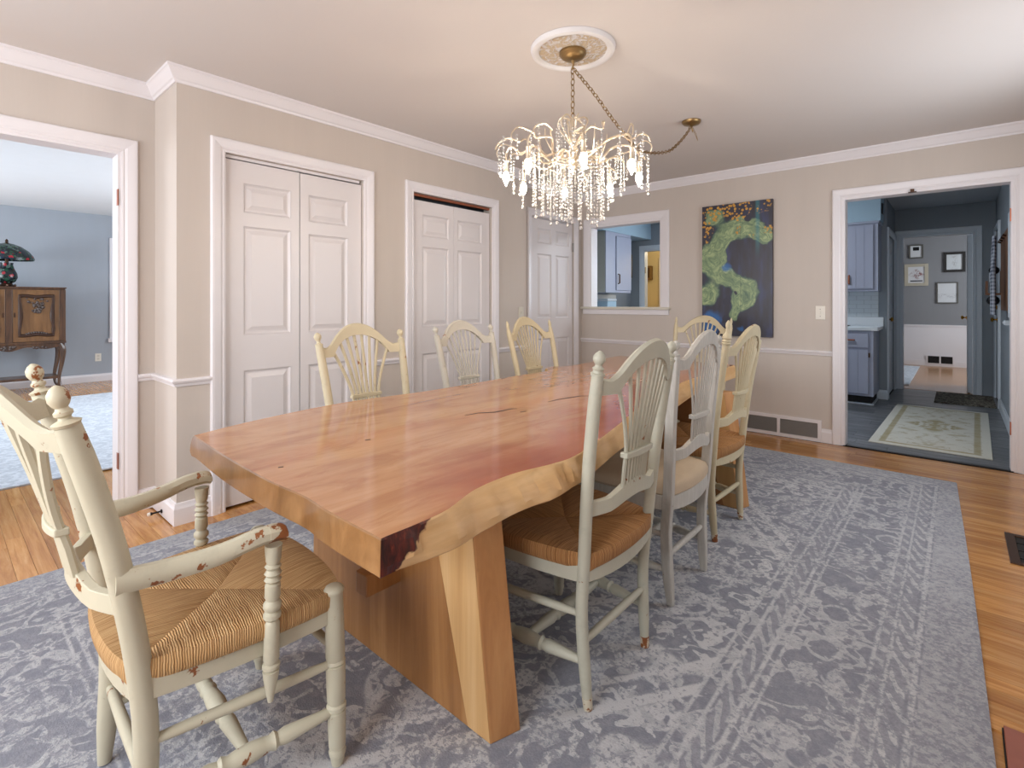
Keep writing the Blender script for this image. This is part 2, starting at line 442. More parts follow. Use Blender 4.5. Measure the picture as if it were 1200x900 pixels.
# --- floor: oak strips, each a piece of the floor
fl = struct('floor', MB().box(-9.75, XR+.12, -2.6, YB+.0, -.08, -.006), M['oak_plain'], 'honey oak strip floor of dining and living room', 'floor')
PW = .065
pm = MB().box(-.5, .5, -PW/2+.0006, PW/2-.0006, -.006, 0)
pme = None
def plank(x0, x1, yc, parent, mat, width=None, name='plank'):
    global pme
    if pme is None:
        pme = obj(name, pm, mat, parent=parent); o = pme
    else:
        o = pme.copy(); COL.objects.link(o); o.name = name
    o.location = ((x0+x1)/2, yc, 0); o.scale = (x1-x0-.0012, 1, 1)
    return o
rows = int((YB + .34) / PW)
rnd = random.Random(3)
for r in range(rows):
    yc = -.34 + PW*(r+.5); spans = []
    if yc < YJ-.02: spans.append((-4.62, -2.9) if -.25 < yc < .70 else (XD, -2.9))
    elif yc < 1.7: spans.append((XL, -2.9))
    if yc > 4.35: spans = [(XA if yc > YK else XL, XR)]
    elif yc > 1.93: spans.append((-.12, XR))
    for a, b in spans:
        x = a
        while x < b - .02:
            L = rnd.uniform(.45, 1.3); e = b if b - x - L < .3 else x + L
            plank(x, min(e, b), yc, fl, M['oak']); x = min(e, b)

# --- hearth at the right wall
h = thing('hearth', 'reddish brown tiled hearth slab beside the rug edge', 'hearth', (0,0,0))
obj('hearth_base', MB().box(.092, XR, .35, 1.945, -.006, .006), M['dark'], parent=h)
M['hearth'] = plain('terracotta_tile', srgb(146, 84, 66), .5, var=.22, scale=14, bump=.15, bscale=40)
for i in range(2):
    for j in range(6):
        obj('tile', MB().box(.095+i*.265, .352+i*.265, 1.942-.262*(j+1)+.004, 1.942-.262*j, .006, .016), M['hearth'], parent=h, bevel=.002)

# ================================================================== RUG
def m_rug():
    t = NT('blue_grey_patterned_rug'); v = t.coord('Object'); p = t.sep(v)
    HW, HL = 1.50, 2.27
    ax = t.math('ABSOLUTE', p[0]); ay = t.math('ABSOLUTE', p[1])
    d = t.math('MINIMUM', t.math('SUBTRACT', HW, ax), t.math('SUBTRACT', HL, ay))
    mir = t.comb(ax, ay, 0)
    wob = t.noise(mir, 5, 2)
    # scrolling motif
    nz = t.noise(mir, 6.5, 2, .5, 1.0)
    motif = t.math('SUBTRACT', 1.0, t.step(t.math('ABSOLUTE', t.math('SUBTRACT', nz, .5)), .030, .050))
    nz2 = t.noise(mir, 14, 2, .5, .8)
    flor = t.step(nz2, .54, .58)
    vo = t.voro(mir, 5.0, 'SMOOTH_F1')
    petal = t.math('MAXIMUM', t.band(vo, .34, .04, .02), t.math('SUBTRACT', 1.0, t.step(vo, .12, .16)))
    field = t.math('MAXIMUM', t.math('MULTIPLY', motif, .62), t.math('MAXIMUM', t.math('MULTIPLY', flor, .85), t.math('MULTIPLY', petal, .75)))
    # medallion lines in the field (stepped octagon)
    oc = t.math('MAXIMUM', t.math('ADD', t.math('MULTIPLY', ax, .80), t.math('MULTIPLY', ay, .55)), t.math('MULTIPLY', ax, 1.02))
    med = t.math('MAXIMUM', t.band(oc, 1.02, .018), t.math('MAXIMUM', t.band(oc, .93, .012), t.band(oc, .55, .014)))
    field = t.math('MAXIMUM', field, med)
    # borders measured from the edge
    along = t.math('ADD', p[0], p[1])
    along = t.math('ADD', along, t.math('MULTIPLY', t.noise(v, 9, 2), .10))
    row = t.step(t.math('SINE', t.math('MULTIPLY', along, 62)), -.1, .35)
    row2 = t.step(t.math('SINE', t.math('MULTIPLY', t.math('SUBTRACT', along, t.math('MULTIPLY', t.math('SINE', t.math('MULTIPLY', d, 70)), .03)), 58)), .1, .45)
    def add(base, fac, val): return t.mix(fac, base, val)
    c = field
    wide = t.math('MULTIPLY', t.math('MAXIMUM', motif, flor), .62)
    c = t.mix(t.math('SUBTRACT', 1.0, t.step(d, .615, .625)), c, wide)
    for cc, hw in ((.62,.006),(.575,.006),(.505,.007),(.475,.005),(.245,.006),(.205,.005),(.135,.008)):
        c = t.mix(t.band(d, cc, hw, .004), c, t.comb(.72,.72,.72))
    c = t.mix(t.band(d, .542, .020, .004), c, t.math('ADD', .15, t.math('MULTIPLY', row2, .45)))
    c = t.mix(t.band(d, .175, .022, .004), c, t.math('ADD', .2, t.math('MULTIPLY', row2, .5)))
    c = t.mix(t.band(d, .225, .012, .003), c, t.math('ADD', .2, t.math('MULTIPLY', row, .4)))
    c = t.mix(t.math('SUBTRACT', 1.0, t.step(d, .118, .126)), c, t.comb(.50,.50,.50))
    # wear and pile
    wear = t.noise(v, 1.5, 4, .6); pile = t.noise(v, 190, 2, .6); mid = t.noise(v, 42, 3, .65)
    er = t.step(t.math('ADD', t.noise(v, 62, 3, .7), t.math('MULTIPLY', t.math('SUBTRACT', wear, .5), .5)), .40, .52)
    k = t.math('MULTIPLY', c, t.math('ADD', .30, t.math('MULTIPLY', er, .75)))
    k = t.math('ADD', t.math('ADD', k, .10), t.math('MULTIPLY', t.math('SUBTRACT', mid, .5), .95))
    k = t.math('ADD', k, t.math('MULTIPLY', t.math('SUBTRACT', pile, .5), .5), clamp=True)
    col = t.ramp(k, [(0.0, srgb(130, 133, 143)), (.35, srgb(149, 151, 159)), (.70, srgb(170, 172, 177)), (1.0, srgb(190, 191, 194))])
    t.bump(t.math('ADD', pile, t.math('MULTIPLY', k, .6)), .35, .004)
    return t.done(col, .95, spec=.1)
M['rug'] = m_rug()
RC = (-1.465, 2.11)
def rug_edge_x(y):      # the right edge drifts a little
    return 1.465 + min(.085, .075*(2.27 - y)/2.6) + .003*math.sin(y*2.1)
mb = MB(); NY = 40; rings = []
for i in range(NY+1):
    y = -2.27 + 4.54*i/NY; xr = rug_edge_x(y); xl = -1.50
    rings.append([(xl, y, -.004), (xl, y, .008), (xl+.006, y, .011), (xr-.006, y, .011), (xr, y, .008), (xr, y, -.004)])
mb.loft(rings)
rug = obj('area_rug', mb, M['rug'], loc=(RC[0], RC[1], 0), smooth=True)
tag(rug, 'large blue grey patterned area rug under the dining table', 'rug')
ZR = .011

# ================================================================== TABLE
A_ = R(41.17)
def Zp(u, v, z):       # floor-plan point seen at (u, v) of the 1200x900 view at height z
    fx = -math.sin(A_) + math.cos(A_)*(u-600)/597; fy = math.cos(A_) + math.sin(A_)*(u-600)/597
    t = (z-1.175)/((355-v)/597); return (fx*t, fy*t)
ZT, ZTB = .735, .660
top = [(-.808,.553),(-1.00,.553),(-1.118,.560),(-1.30,.552),(-1.60,.559),(-1.912,.577),
       (-1.985,.809),(-2.044,1.195),(-2.00,1.638),(-2.00,2.05),(-2.01,2.30),(-1.998,2.60),(-2.03,2.68),(-2.10,2.75),(-2.11,2.84),(-2.06,2.92),(-2.05,3.2),(-2.10,3.5),(-2.12,3.78),
       (-1.70,3.80),(-1.19,3.75),
       (-1.175,3.5),(-1.165,3.18),(-1.145,2.75),(-1.043,2.12),(-.925,1.66),(-.862,1.40),(-.826,1.22),(-.832,1.12),(-.859,.99),(-.854,.85),(-.812,.71)]
ntop = len(top)
# subdivide with smooth interpolation along live edges
def cr(p0, p1, p2, p3, t):
    return tuple(.5*((2*b)+(-a+c)*t+(2*a-5*b+4*c-d)*t*t+(-a+3*b-3*c+d)*t**3) for a, b, c, d in zip(p0, p1, p2, p3))
out_t = []; kinds = []; NS = 8
for i in range(ntop):
    p0, p1, p2, p3 = top[i-1], top[i], top[(i+1) % ntop], top[(i+2) % ntop]
    for k in range(NS):
        t = k/NS
        if i in (5, 18): q = cr(p1, p1, p2, p3, t)
        elif i in (4, 17): q = cr(p0, p1, p2, p2, t)
        elif i in (31, 19): q = cr(p0, p1, p2, p2, t)
        elif i in (0, 20): q = cr(p1, p1, p2, p3, t)
        else: q = cr(p0, p1, p2, p3, t)
        out_t.append(q)
        kinds.append('end' if i < 5 else 'left' if i < 18 else 'far' if i < 20 else 'right')
nt_ = len(out_t)
rs = random.Random(5)
bot = []
for q, kd, i in zip(out_t, kinds, range(nt_)):
    if kd == 'right':
        yy = q[1]; fl_ = .046 + .014*math.sin(yy*3.1+.6)
        if yy < 1.5: fl_ = .052 - .034*max(0, min(1, (yy-1.06)/.12))
        elif yy < 1.9: fl_ = .018 + (fl_-.018)*(yy-1.5)/.4
        bot.append((q[0]+fl_*min(1, max(0, (yy-.60)/.25)), yy))
    elif kd == 'left': bot.append((q[0]-.01-.012*math.sin(q[1]*4), q[1]))
    else: bot.append((q[0], q[1] + .002*math.sin(q[0]*9)))
def off(poly, dd):
    res = []
    for i in range(len(poly)):
        a = Vector(poly[i-1]); b = Vector(poly[(i+1) % len(poly)]); d = (b-a).normalized()
        nrm = Vector((-d.y, d.x)); res.append((poly[i][0]+nrm.x*dd, poly[i][1]+nrm.y*dd))
    return res
def lerp2(A, B, t): return [(a[0]+(b[0]-a[0])*t, a[1]+(b[1]-a[1])*t) for a, b in zip(A, B)]
sgnr = 1
area_ = sum(out_t[i-1][0]*out_t[i][1]-out_t[i][0]*out_t[i-1][1] for i in range(nt_))
inw = 1 if area_ > 0 else -1
wav = [(.004*math.sin(i*.9)+.003*math.sin(i*2.3)) for i in range(nt_)]
rings2 = []
for z, tt, ins in ((ZTB, 1.0, .004), (ZTB+.004, 1.0, 0), (ZTB+.02, .86, -.003), (ZTB+.04, .60, -.003), (ZT-.018, .30, -.001), (ZT-.003, .03, 0), (ZT, 0, .003)):
    L = off(lerp2(out_t, bot, tt), inw*ins)
    L = [q if kinds[i] not in ('end', 'far') or ins >= 0 else lerp2(out_t, bot, tt)[i] for i, q in enumerate(L)]
    rings2.append([(x + (wav[i] if .1 < tt < .9 and kinds[i] in ('right', 'left') else 0), y, z) for i, (x, y) in enumerate(L)])
mb = MB()
n = nt_
vs = [p for r in rings2 for p in r]; fs = []; ms = []
for i in range(len(rings2)-1):
    for j in range(n):
        k = (j+1) % n; fs.append((i*n+j, i*n+k, (i+1)*n+k, (i+1)*n+j))
        kd = kinds[j]; y_ = vs[i*n+j][1]; lim = (.60, .615, .628, .640, .655, .668)[i] + .006*math.sin(j*2.7+i)
        ms.append({'end': 2, 'far': 2, 'left': 1, 'right': 1}[kd])
for i in range(1, len(rings2)-1):
    for j in range(n):
        x_, y_, z_ = vs[i*n+j]
        if kinds[j] == 'right' and y_ < .66: vs[i*n+j] = (x_+.004*math.sin(j*3.3+i*1.7)-.002, y_, z_)
mb.v = vs; mb.f = fs; mb.m = ms
mb.f.append(tuple(reversed(range(n)))); mb.m.append(1)
# finely divided top so that it can sag a little: a single ngon is enough for a flat slab
mb.f.append(tuple((len(rings2)-1)*n+j for j in range(n))); mb.m.append(0)

def wood_nodes(t, v, lo, mid, hi, stretch=(7, .55, 7), scale=1.5, dist=1.2):
    p = t.sep(v); pv = t.comb(t.math('MULTIPLY', p[0], stretch[0]), t.math('MULTIPLY', p[1], stretch[1]), t.math('MULTIPLY', p[2], stretch[2]))
    g = t.noise(pv, scale, 5, .6, dist)
    fine = t.noise(t.comb(t.math('MULTIPLY', p[0], stretch[0]*14), t.math('MULTIPLY', p[1], stretch[1]*10), t.math('MULTIPLY', p[2], stretch[2]*14)), 1.4, 3)
    c = t.ramp(g, [(.25, lo), (.5, mid), (.75, hi)])
    return t.mix(t.math('MULTIPLY', fine, .28), c, tuple(k*.62 for k in lo)), g, fine
def m_tabletop():
    t = NT('varnished_slab_top'); v = t.coord('Object'); p = t.sep(v)
    c, g, fine = wood_nodes(t, v, srgb(158, 102, 66), srgb(192, 142, 100), srgb(212, 170, 128), (5, .6, 5))
    # reddish heartwood following the wavy side, and figure
    wv = t.noise(t.comb(t.math('MULTIPLY', p[0], 2.2), t.math('MULTIPLY', p[1], 1.3), 0), 1.4, 4, .6, .8)
    edge = t.math('ADD', -.84, t.math('MULTIPLY', t.step(p[1], 1.2, 2.6), -.30))
    dist = t.math('SUBTRACT', edge, p[0])
    red = t.math('SUBTRACT', 1.0, t.step(t.math('ADD', dist, t.math('MULTIPLY', t.math('SUBTRACT', wv, .5), .55)), .02, .36))
    red = t.math('MULTIPLY', red, t.step(p[1], .62, .90))
    c = t.mix(t.math('MULTIPLY', red, .85), c, t.mix(g, srgb(132, 56, 34), srgb(180, 92, 58)))
    warm = t.step(t.noise(t.comb(p[0], t.math('MULTIPLY', p[1], .5), 3), 1.7, 3, .6, 1.0), .48, .68)
    c = t.mix(t.math('MULTIPLY', warm, .42), c, srgb(188, 122, 82))
    fig = t.step(t.noise(t.comb(t.math('MULTIPLY', p[0], 3), t.math('MULTIPLY', p[1], 1.1), 5), 2.2, 5, .65, 2.2), .50, .66)
    c = t.mix(t.math('MULTIPLY', fig, .38), c, srgb(150, 88, 54))
    knot = t.step(t.noise(v, 11, 2, .5, .4), .735, .79)
    c = t.mix(t.math('MULTIPLY', knot, .45), c, srgb(92, 52, 30))
    return t.done(c, .12, spec=.5)
M['table_top'] = m_tabletop()
def m_wood(name, lo, mid, hi, stretch, scale=1.5, rough=.35, coat=.2, spots=0, bark=False):
    t = NT(name); v = t.coord('Object'); c, g, fine = wood_nodes(t, v, lo, mid, hi, stretch, scale)
    if spots:
        s_ = t.step(t.noise(v, 6, 3, .6, .8), .60, .75); c = t.mix(t.math('MULTIPLY', s_, spots), c, tuple(k*.45 for k in lo))
    if bark:      # dark red bark left on the corner of the slab
        p = t.sep(v); lim = t.math('ADD', t.math('ADD', .585, t.math('MULTIPLY', t.math('SUBTRACT', p[2], .66), 1.15)), t.math('MULTIPLY', t.math('SUBTRACT', t.noise(v, 24, 3), .5), .07))
        k = t.math('SUBTRACT', 1.0, t.step(t.math('SUBTRACT', p[1], lim), -.003, .004)); k = t.math('MULTIPLY', k, t.step(p[0], -1.2, -1.1))
        nb = t.noise(t.comb(t.math('MULTIPLY', p[0], 20), t.math('MULTIPLY', p[1], 30), t.math('MULTIPLY', p[2], 8)), 2, 4, .65)
        c = t.mix(k, c, t.ramp(nb, [(.35, srgb(38, 12, 8)), (.55, srgb(84, 26, 16)), (.75, srgb(146, 62, 36))]))
    t.bump(fine, .08, .003)
    return t.done(c, rough, coat=coat)
M['table_edge'] = m_wood('pale_sapwood_edge', srgb(186, 142, 92), srgb(208, 168, 116), srgb(220, 186, 138), (6, 1.2, 9), 1.6, .5, .0, spots=.35, bark=True)
M['table_end'] = m_wood('brown_slab_end', srgb(112, 78, 46), srgb(144, 104, 64), srgb(172, 130, 86), (5, 5, 2.2), 1.5, .28, .5, spots=.3)
M['table_leg'] = m_wood('plank_leg_wood', srgb(134, 90, 50), srgb(164, 116, 68), srgb(186, 140, 90), (8, 8, .5), 1.3, .42, .1, spots=.12)
M['table_leg_side'] = m_wood('plank_leg_side_wood', srgb(156, 104, 60), srgb(184, 132, 82), srgb(202, 156, 104), (8, 8, .55), 1.5, .4, .1, spots=.3)
M['sapwood'] = m_wood('leg_sapwood', srgb(190, 146, 92), srgb(208, 166, 112), srgb(220, 184, 134), (10, 10, .4), 1.2, .42, .1)
M['bark'] = m_wood('dark_red_bark', srgb(40, 14, 10), srgb(82, 26, 16), srgb(128, 48, 26), (16, 16, 5), 2.2, .3, .5)
M['crack'] = plain('dark_crack', srgb(52, 30, 20), .6)

tbl = thing('dining_table', 'long live-edge wooden slab dining table on plank legs', 'table', (-1.42, 2.1, ZR))
def under(parent, o):
    o.parent = parent; o.matrix_parent_inverse = Matrix.Translation(-Vector(parent.location)); return o
slab = under(tbl, obj('slab_top', mb, [M['table_top'], M['table_edge'], M['table_end']], smooth=True))
slab.data.set_sharp_from_angle(angle=R(24))
def crack(pts, wd):
    m_ = MB(); L = []; Rr = []
    for i, (x, y) in enumerate(pts):
        a = Vector(pts[max(0, i-1)]); b = Vector(pts[min(len(pts)-1, i+1)]); d = (b-a).normalized(); nn = Vector((-d.y, d.x))
        ww = wd*math.sin(math.pi*(i+.3)/(len(pts)-.4)); L.append((x+nn.x*ww, y+nn.y*ww, ZT+.0006)); Rr.append((x-nn.x*ww, y-nn.y*ww, ZT+.0006))
    m_.loft([L + Rr[::-1], [(x, y, ZT-.002) for x, y, z in L + Rr[::-1]]])
    under(tbl, obj('crack', m_, M['crack']))
for px in ([(545,487),(560,484),(580,483),(600,479),(606,479)], [(610,483),(616,482)], [(642,471),(655,468),(668,466),(680,464),(690,464)], [(428,516),(434,515)], [(326,548),(332,547)]):
    crack([Zp(u, v, ZT) for u, v in px], .006)
# legs
def plank_leg(y0, flip=False):
    a = MB(); z0, z1 = 0, ZTB-ZR
    # front face runs x from right (near camera side) to left; lower edge wider on the right
    R0, R1 = -.925, -1.005; L0, L1 = -1.87, -1.85; th = .088
    def ring(z):
        t = z/z1; xr = R0+(R1-R0)*t; xl = L0+(L1-L0)*t
        return [(xr, y0, ZR+z), (xr+.030, y0+th, ZR+z), (xl-.02, y0+th, ZR+z), (xl-.055, y0+.045, ZR+z), (xl, y0, ZR+z)]
    a.loft([ring(z) for z in (z0, z1)])
    for i, f in enumerate(a.f): a.m[i] = 0
    a.m[0] = 1      # right face
    lg = under(tbl, obj('leg', a, [M['table_leg'], M['table_leg_side']], bevel=.004))
    s_ = MB()
    def ring2(z):
        t = z/z1; xr = R0+(R1-R0)*t
        w0 = .085 + .10*t
        return [(xr-.002, y0-.0012, ZR+z+.004*(1-2*t)), (xr-w0, y0-.0012, ZR+z+.004*(1-2*t)), (xr-w0, y0+.006, ZR+z), (xr-.002, y0+.006, ZR+z)]
    s_.loft([ring2(0), ring2(z1*.5), ring2(z1)])
    o = obj('sapwood_strip', s_, M['sapwood'], parent=lg)
    o['label'] = 'pale sapwood strip along the leg edge'
    return lg
plank_leg(.972); plank_leg(3.0)
under(tbl, obj('stretcher', MB().box(-1.373, -1.315, .85, 3.15, .30, .366), M['table_leg'], bevel=.004))

# ================================================================== CHAIRS
def m_paint(name, col, worn=srgb(150, 92, 52), thr=.70, streak=None):
    t = NT(name); oi = t.n('ObjectInfo'); v = t.coord('Object')
    off = t.math('MULTIPLY', oi.outputs['Random'], 11.0); p = t.sep(v)
    pv = t.comb(t.math('ADD', p[0], off), p[1], p[2])
    n = t.noise(pv, 4, 3); c = t.mix(n, tuple(k*.90 for k in col), tuple(min(1, k*1.06) for k in col))
    if streak:
        st = t.noise(t.comb(t.math('MULTIPLY', p[0], 60), t.math('MULTIPLY', p[1], 60), t.math('MULTIPLY', p[2], 5)), 2, 3)
        c = t.mix(t.math('MULTIPLY', t.step(st, .45, .7), .55), c, streak)
    grime = t.step(t.noise(pv, 13, 4, .7), .52, .72); c = t.mix(t.math('MULTIPLY', grime, .30), c, tuple(k*.66 for k in col))
    chip = t.noise(pv, 26, 4, .62); big = t.noise(pv, 5, 2)
    k = t.step(t.math('ADD', t.math('MULTIPLY', chip, .72), t.math('MULTIPLY', big, .38)), thr-.01, thr+.012)
    c = t.mix(k, c, t.mix(t.noise(v, 40, 2), worn, tuple(x*.6 for x in worn)))
    t.bump(t.math('SUBTRACT', t.math('MULTIPLY', t.noise(pv, 40, 3), .4), k), .18, .002)
    return t.done(c, .5, spec=.4)
M['sage'] = m_paint('pale_sage_chair_paint', srgb(182, 181, 165), thr=.70)
M['armcream'] = m_paint('greenish_cream_chair_paint', srgb(192, 187, 166), thr=.685)
M['whitewash'] = m_paint('whitewashed_grey_chair_paint', srgb(180, 178, 171), thr=.735, streak=srgb(198, 196, 190))
M['cream'] = m_paint('cream_chair_paint', srgb(200, 189, 160), thr=.705)
M['ivory'] = m_paint('ivory_chair_paint', srgb(192, 187, 174), thr=.72)
M['buff'] = m_paint('buff_yellow_chair_paint', srgb(198, 184, 152), thr=.70)
M['straw'] = m_paint('straw_chair_paint', srgb(190, 179, 150), thr=.705)
M['worn'] = m_paint('chipped_foot_paint', srgb(196, 188, 168), thr=.51)
M['wornarm'] = m_paint('worn_arm_paint', srgb(192, 187, 166), thr=.575)
M['wornknob'] = m_paint('worn_knob_paint', srgb(196, 188, 164), thr=.60)
def m_rush(name, a, b, dark):
    t = NT(name); uv = t.coord('UV'); p = t.sep(uv); v = t.coord('Object')
    wob = t.noise(v, 30, 2)
    u = t.math('ADD', t.math('MULTIPLY', p[0], 210.0), t.math('MULTIPLY', wob, 1.6))
    s_ = t.math('MULTIPLY', t.math('ADD', t.math('SINE', t.math('MULTIPLY', u, 6.2832)), 1.0), .5)
    n1 = t.noise(t.comb(t.math('MULTIPLY', p[0], 170), t.math('MULTIPLY', p[1], 6), 0), 1.3, 3, .6)
    c = t.ramp(n1, [(.3, dark), (.5, a), (.72, b)])
    c = t.mix(t.math('MULTIPLY', t.math('SUBTRACT', 1.0, s_), .38), c, tuple(k*.55 for k in dark))
    t.bump(s_, .55, .004)
    return t.done(c, .6, spec=.3)
M['rush'] = m_rush('golden_rush', srgb(196, 156, 106), srgb(226, 192, 144), srgb(154, 112, 70))
M['rush_dark'] = m_rush('brown_rush', srgb(172, 124, 76), srgb(204, 156, 104), srgb(124, 84, 48))
M['cushion'] = plain('beige_seat_fabric', srgb(182, 164, 140), .9, var=.08, scale=20, bump=.3, bscale=300)

# turned profiles
def turned(mb, p0, p1, prof, seg=12): mb.lathe(p0, p1, prof, seg)
LEGP = [(0,.0145),(.03,.017),(.05,.0165),(.055,.020),(.075,.0215),(.095,.017),(.10,.0205),(.20,.0215),(.30,.0225),(.305,.019),(.315,.024),(.335,.024),(.345,.0195),(.36,.0225),(.50,.0235),(.56,.024),(.565,.021),(.575,.025),(.59,.021),(.60,.0235),(.85,.0225),(.955,.021),(.965,.024),(.98,.025),(.993,.021),(1,.012)]
STRP = [(0,.011),(.12,.014),(.30,.019),(.34,.015),(.36,.021),(.39,.016),(.42,.019),(.5,.022),(.58,.019),(.61,.016),(.64,.021),(.66,.015),(.70,.019),(.88,.014),(1,.011)]
SUPP = [(0,.006),(.06,.010),(.15,.016),(.20,.018),(.205,.013),(.22,.019),(.24,.019),(.25,.014),(.27,.017),(.50,.0165),(.52,.012),(.54,.019),(.565,.019),(.58,.013),(.60,.0195),(.63,.0195),(.65,.013),(.67,.017),(.75,.0165),(.76,.012),(.78,.019),(.80,.013),(.82,.019),(.845,.013),(.865,.0185),(.88,.013),(.90,.016),(1,.019)]
FIN = {
 'egg':  [(0,.019),(.10,.020),(.12,.015),(.22,.015),(.30,.019),(.36,.012),(.44,.010),(.52,.014),(.64,.0195),(.78,.0185),(.92,.011),(1,.003)],
 'ball': [(0,.017),(.10,.018),(.20,.012),(.34,.010),(.42,.014),(.55,.0205),(.70,.0225),(.85,.018),(.95,.010),(1,.002)],
 'spire':[(0,.019),(.06,.022),(.10,.018),(.16,.023),(.22,.018),(.28,.024),(.40,.021),(.50,.012),(.56,.009),(.68,.009),(.78,.013),(.88,.011),(1,.002)],
 'slim': [(0,.014),(.2,.015),(.3,.010),(.45,.012),(.6,.013),(.8,.009),(1,.002)],
 'knob': [(0,.020),(.08,.023),(.16,.018),(.22,.016),(.28,.024),(.36,.024),(.40,.018),(.46,.016),(.52,.022),(.64,.0285),(.80,.0275),(.93,.017),(1,.004)],
}
def spline(pts, n):
    """catmull through (x,y,z) keyed pts, n samples each span"""
    out = []
    for i in range(len(pts)-1):
        p0 = pts[max(0,i-1)]; p1 = pts[i]; p2 = pts[i+1]; p3 = pts[min(len(pts)-1,i+2)]
        for k in range(n): out.append(cr(p0, p1, p2, p3, k/n))
    out.append(tuple(pts[-1])); return out
def at_z(pts, z):
    for a, b in zip(pts, pts[1:]):
        if a[2] <= z <= b[2]:
            t = (z-a[2])/(b[2]-a[2]); return tuple(a[k]+(b[k]-a[k])*t for k in range(3))
    return pts[-1]

def make_chair(name, label, loc, rz, paint, group, fin=('egg','egg'), seat='rush', arms=False, nsp=8, sp_r=.0062, square=False,
               finh=.078, arch=.085, wide=1.0, foot=None, lean=1.0, scale_z=1.0, post_r=.0185, rushmat=None, arc_w=.150, bow=.038, sz=1.0):
    t = thing(name, label, 'chair', (loc[0], loc[1], ZR+.002), rz, group)
    P = M[paint]; t.scale = (1, 1, sz)
    W = wide
    ky = [(0, -.200), (.25, -.187), (.45, -.202), (.68, -.202-.035*lean), (.85, -.202-.073*lean), (.965, -.202-.103*lean)]
    kx = [(0, .176), (.45, .198), (.965, .228)]
    def lin(k, z):
        for a, b in zip(k, k[1:]):
            if a[0] <= z <= b[0]: return a[1]+(b[1]-a[1])*(z-a[0])/(b[0]-a[0])
        return k[-1][1]
    posts = {}
    for s in (-1, 1):
        base = [(s*W*lin(kx, z), y, z) for z, y in ky]
        pts = spline(base, 5); posts[s] = pts
        rad = []
        for q in pts:
            z = q[2]
            r = post_r
            if z < .10: r = .0125 + (post_r-.0125)*z/.10
            if z > .90: r = post_r*(1-.10*(z-.9)/.065)
            rad.append(r)
        mb = MB()
        if square: mb.tube(pts, [r*1.22 for r in rad], 4, phase=math.pi/4, up=(1,0,0), flat=1.15)
        else: mb.tube(pts, rad, 10, up=(1,0,0), flat=1.18 if arms else 1.0)
        po = obj('back_post', mb, P, parent=t, smooth=True, bevel=.004 if square else 0)
        if foot is not None:
            m2 = MB(); f0 = [q for q in pts if q[2] < .062]
            m2.tube(f0, [rad[i]+.0012 for i in range(len(f0))], 10, up=(1,0,0))
            obj('worn_foot', m2, M['worn'], parent=po, smooth=True, label='chipped bare-wood foot tip')
        fk = fin[0] if s < 0 else fin[1]
        if fk:
            top_ = pts[-1]; fh = finh*(1.45 if fk == 'spire' else 1)
            m2 = MB(); m2.lathe(top_, (top_[0]+.002*s, top_[1]-.016*lean, top_[2]+fh), [(q_, r_*(.60 if fk == 'knob' else .76 if fk == 'ball' else .9)) if q_ > .15 else (q_, r_) for q_, r_ in FIN[fk]], 12)
            obj('finial', m2, M['wornknob'] if fk == 'knob' else P, parent=po, smooth=True)
    L, Rr = posts[-1], posts[1]
    # crest rail
    def top_arch(a):
        if a < .62: return 1-.62*(a/.62)**2.1
        q = max(0, 1-(a-.62)/.26); return .38*q*q*(3-2*q)*.0 + .38*q**1.7
    def crest_bottom(x):
        a = abs(x)/(W*.228-.010); q = min(1, a/.70)
        return .910 + (arch+.004)*max(0, 1-q**2.2)**.75
    def yat(x, z):
        y = at_z(Rr, min(z, .965))[1]
        if z > .965: y -= (z-.965)*.25*lean
        w_ = W*.228; return y - bow*(1-(x/w_)**2)
    mb = MB(); rings = []; N = 28; wE = W*.228-.010
    for i in range(N+1):
        x = -wE + 2*wE*i/N; a = abs(x)/wE
        def sm(e0, e1, q): q = max(0, min(1, (q-e0)/(e1-e0))); return q*q*(3-2*q)
        zt = .950 + (arch+.020)*top_arch(a) + .006*sm(.86,1,a)
        zb = crest_bottom(x)
        th = .011
        yt, yb = yat(x, zt), yat(x, zb)
        rings.append([(x, yb-th, zb), (x, yb+th, zb), (x, yt+th, zt-.004), (x, yt, zt+.002), (x, yt-th, zt-.004)])
    mb.loft(rings); obj('crest_rail', mb, P, parent=t, smooth=True)
    # lower back rail
    mb = MB(); rings = []; wl = W*lin(kx, .58)-.008
    for i in range(17):
        x = -wl + 2*wl*i/16; a = abs(x)/wl; hump = max(0, 1-(a/.62)**2)**1.3 if a < .62 else 0
        zb = .560 + .020*hump; zt = .600 + .032*hump; y = lin(ky, .58) - bow*.8*(1-a*a); th = .0095
        rings.append([(x, y-th, zb), (x, y+th, zb), (x, y+th, zt), (x, y-th, zt)])
    mb.loft(rings); obj('lower_rail', mb, P, parent=t, bevel=.002)
    # sheaf tie bar
    mb = MB(); rings = []; zt_ = .715
    for i in range(9):
        x = -.082 + .164*i/8; a = abs(x)/.082; y = lin(ky, zt_) - bow*.92*(1-(x/.2)**2); h_ = .011*(1-.25*a); th = .0125
        rings.append([(x, y-th, zt_-h_), (x, y+th, zt_-h_), (x, y+th, zt_+h_), (x, y-th, zt_+h_)])
    mb.loft(rings); obj('tie_bar', mb, P, parent=t, bevel=.003)
    # fan spindles
    for i in range(nsp):
        f = -1 + 2*i/(nsp-1)
        xl_, xm, xt = f*.066, f*.070, f*arc_w*W
        pts = []
        for k in range(11):
            u = k/10; z0 = .612
            zt2 = crest_bottom(xt) + .012
            z = z0 + (zt2-z0)*u
            if z < zt_: x = xl_ + (xm-xl_)*(z-z0)/(zt_-z0)
            else:
                q = (z-zt_)/(zt2-zt_); x = xm + (xt-xm)*(q**1.35)
            bw = bow*(.8+.2*u)
            pts.append((x, lin(ky, min(z, .965)) - (max(0, z-.965)*.25*lean) - bw*(1-(x/.225)**2), z))
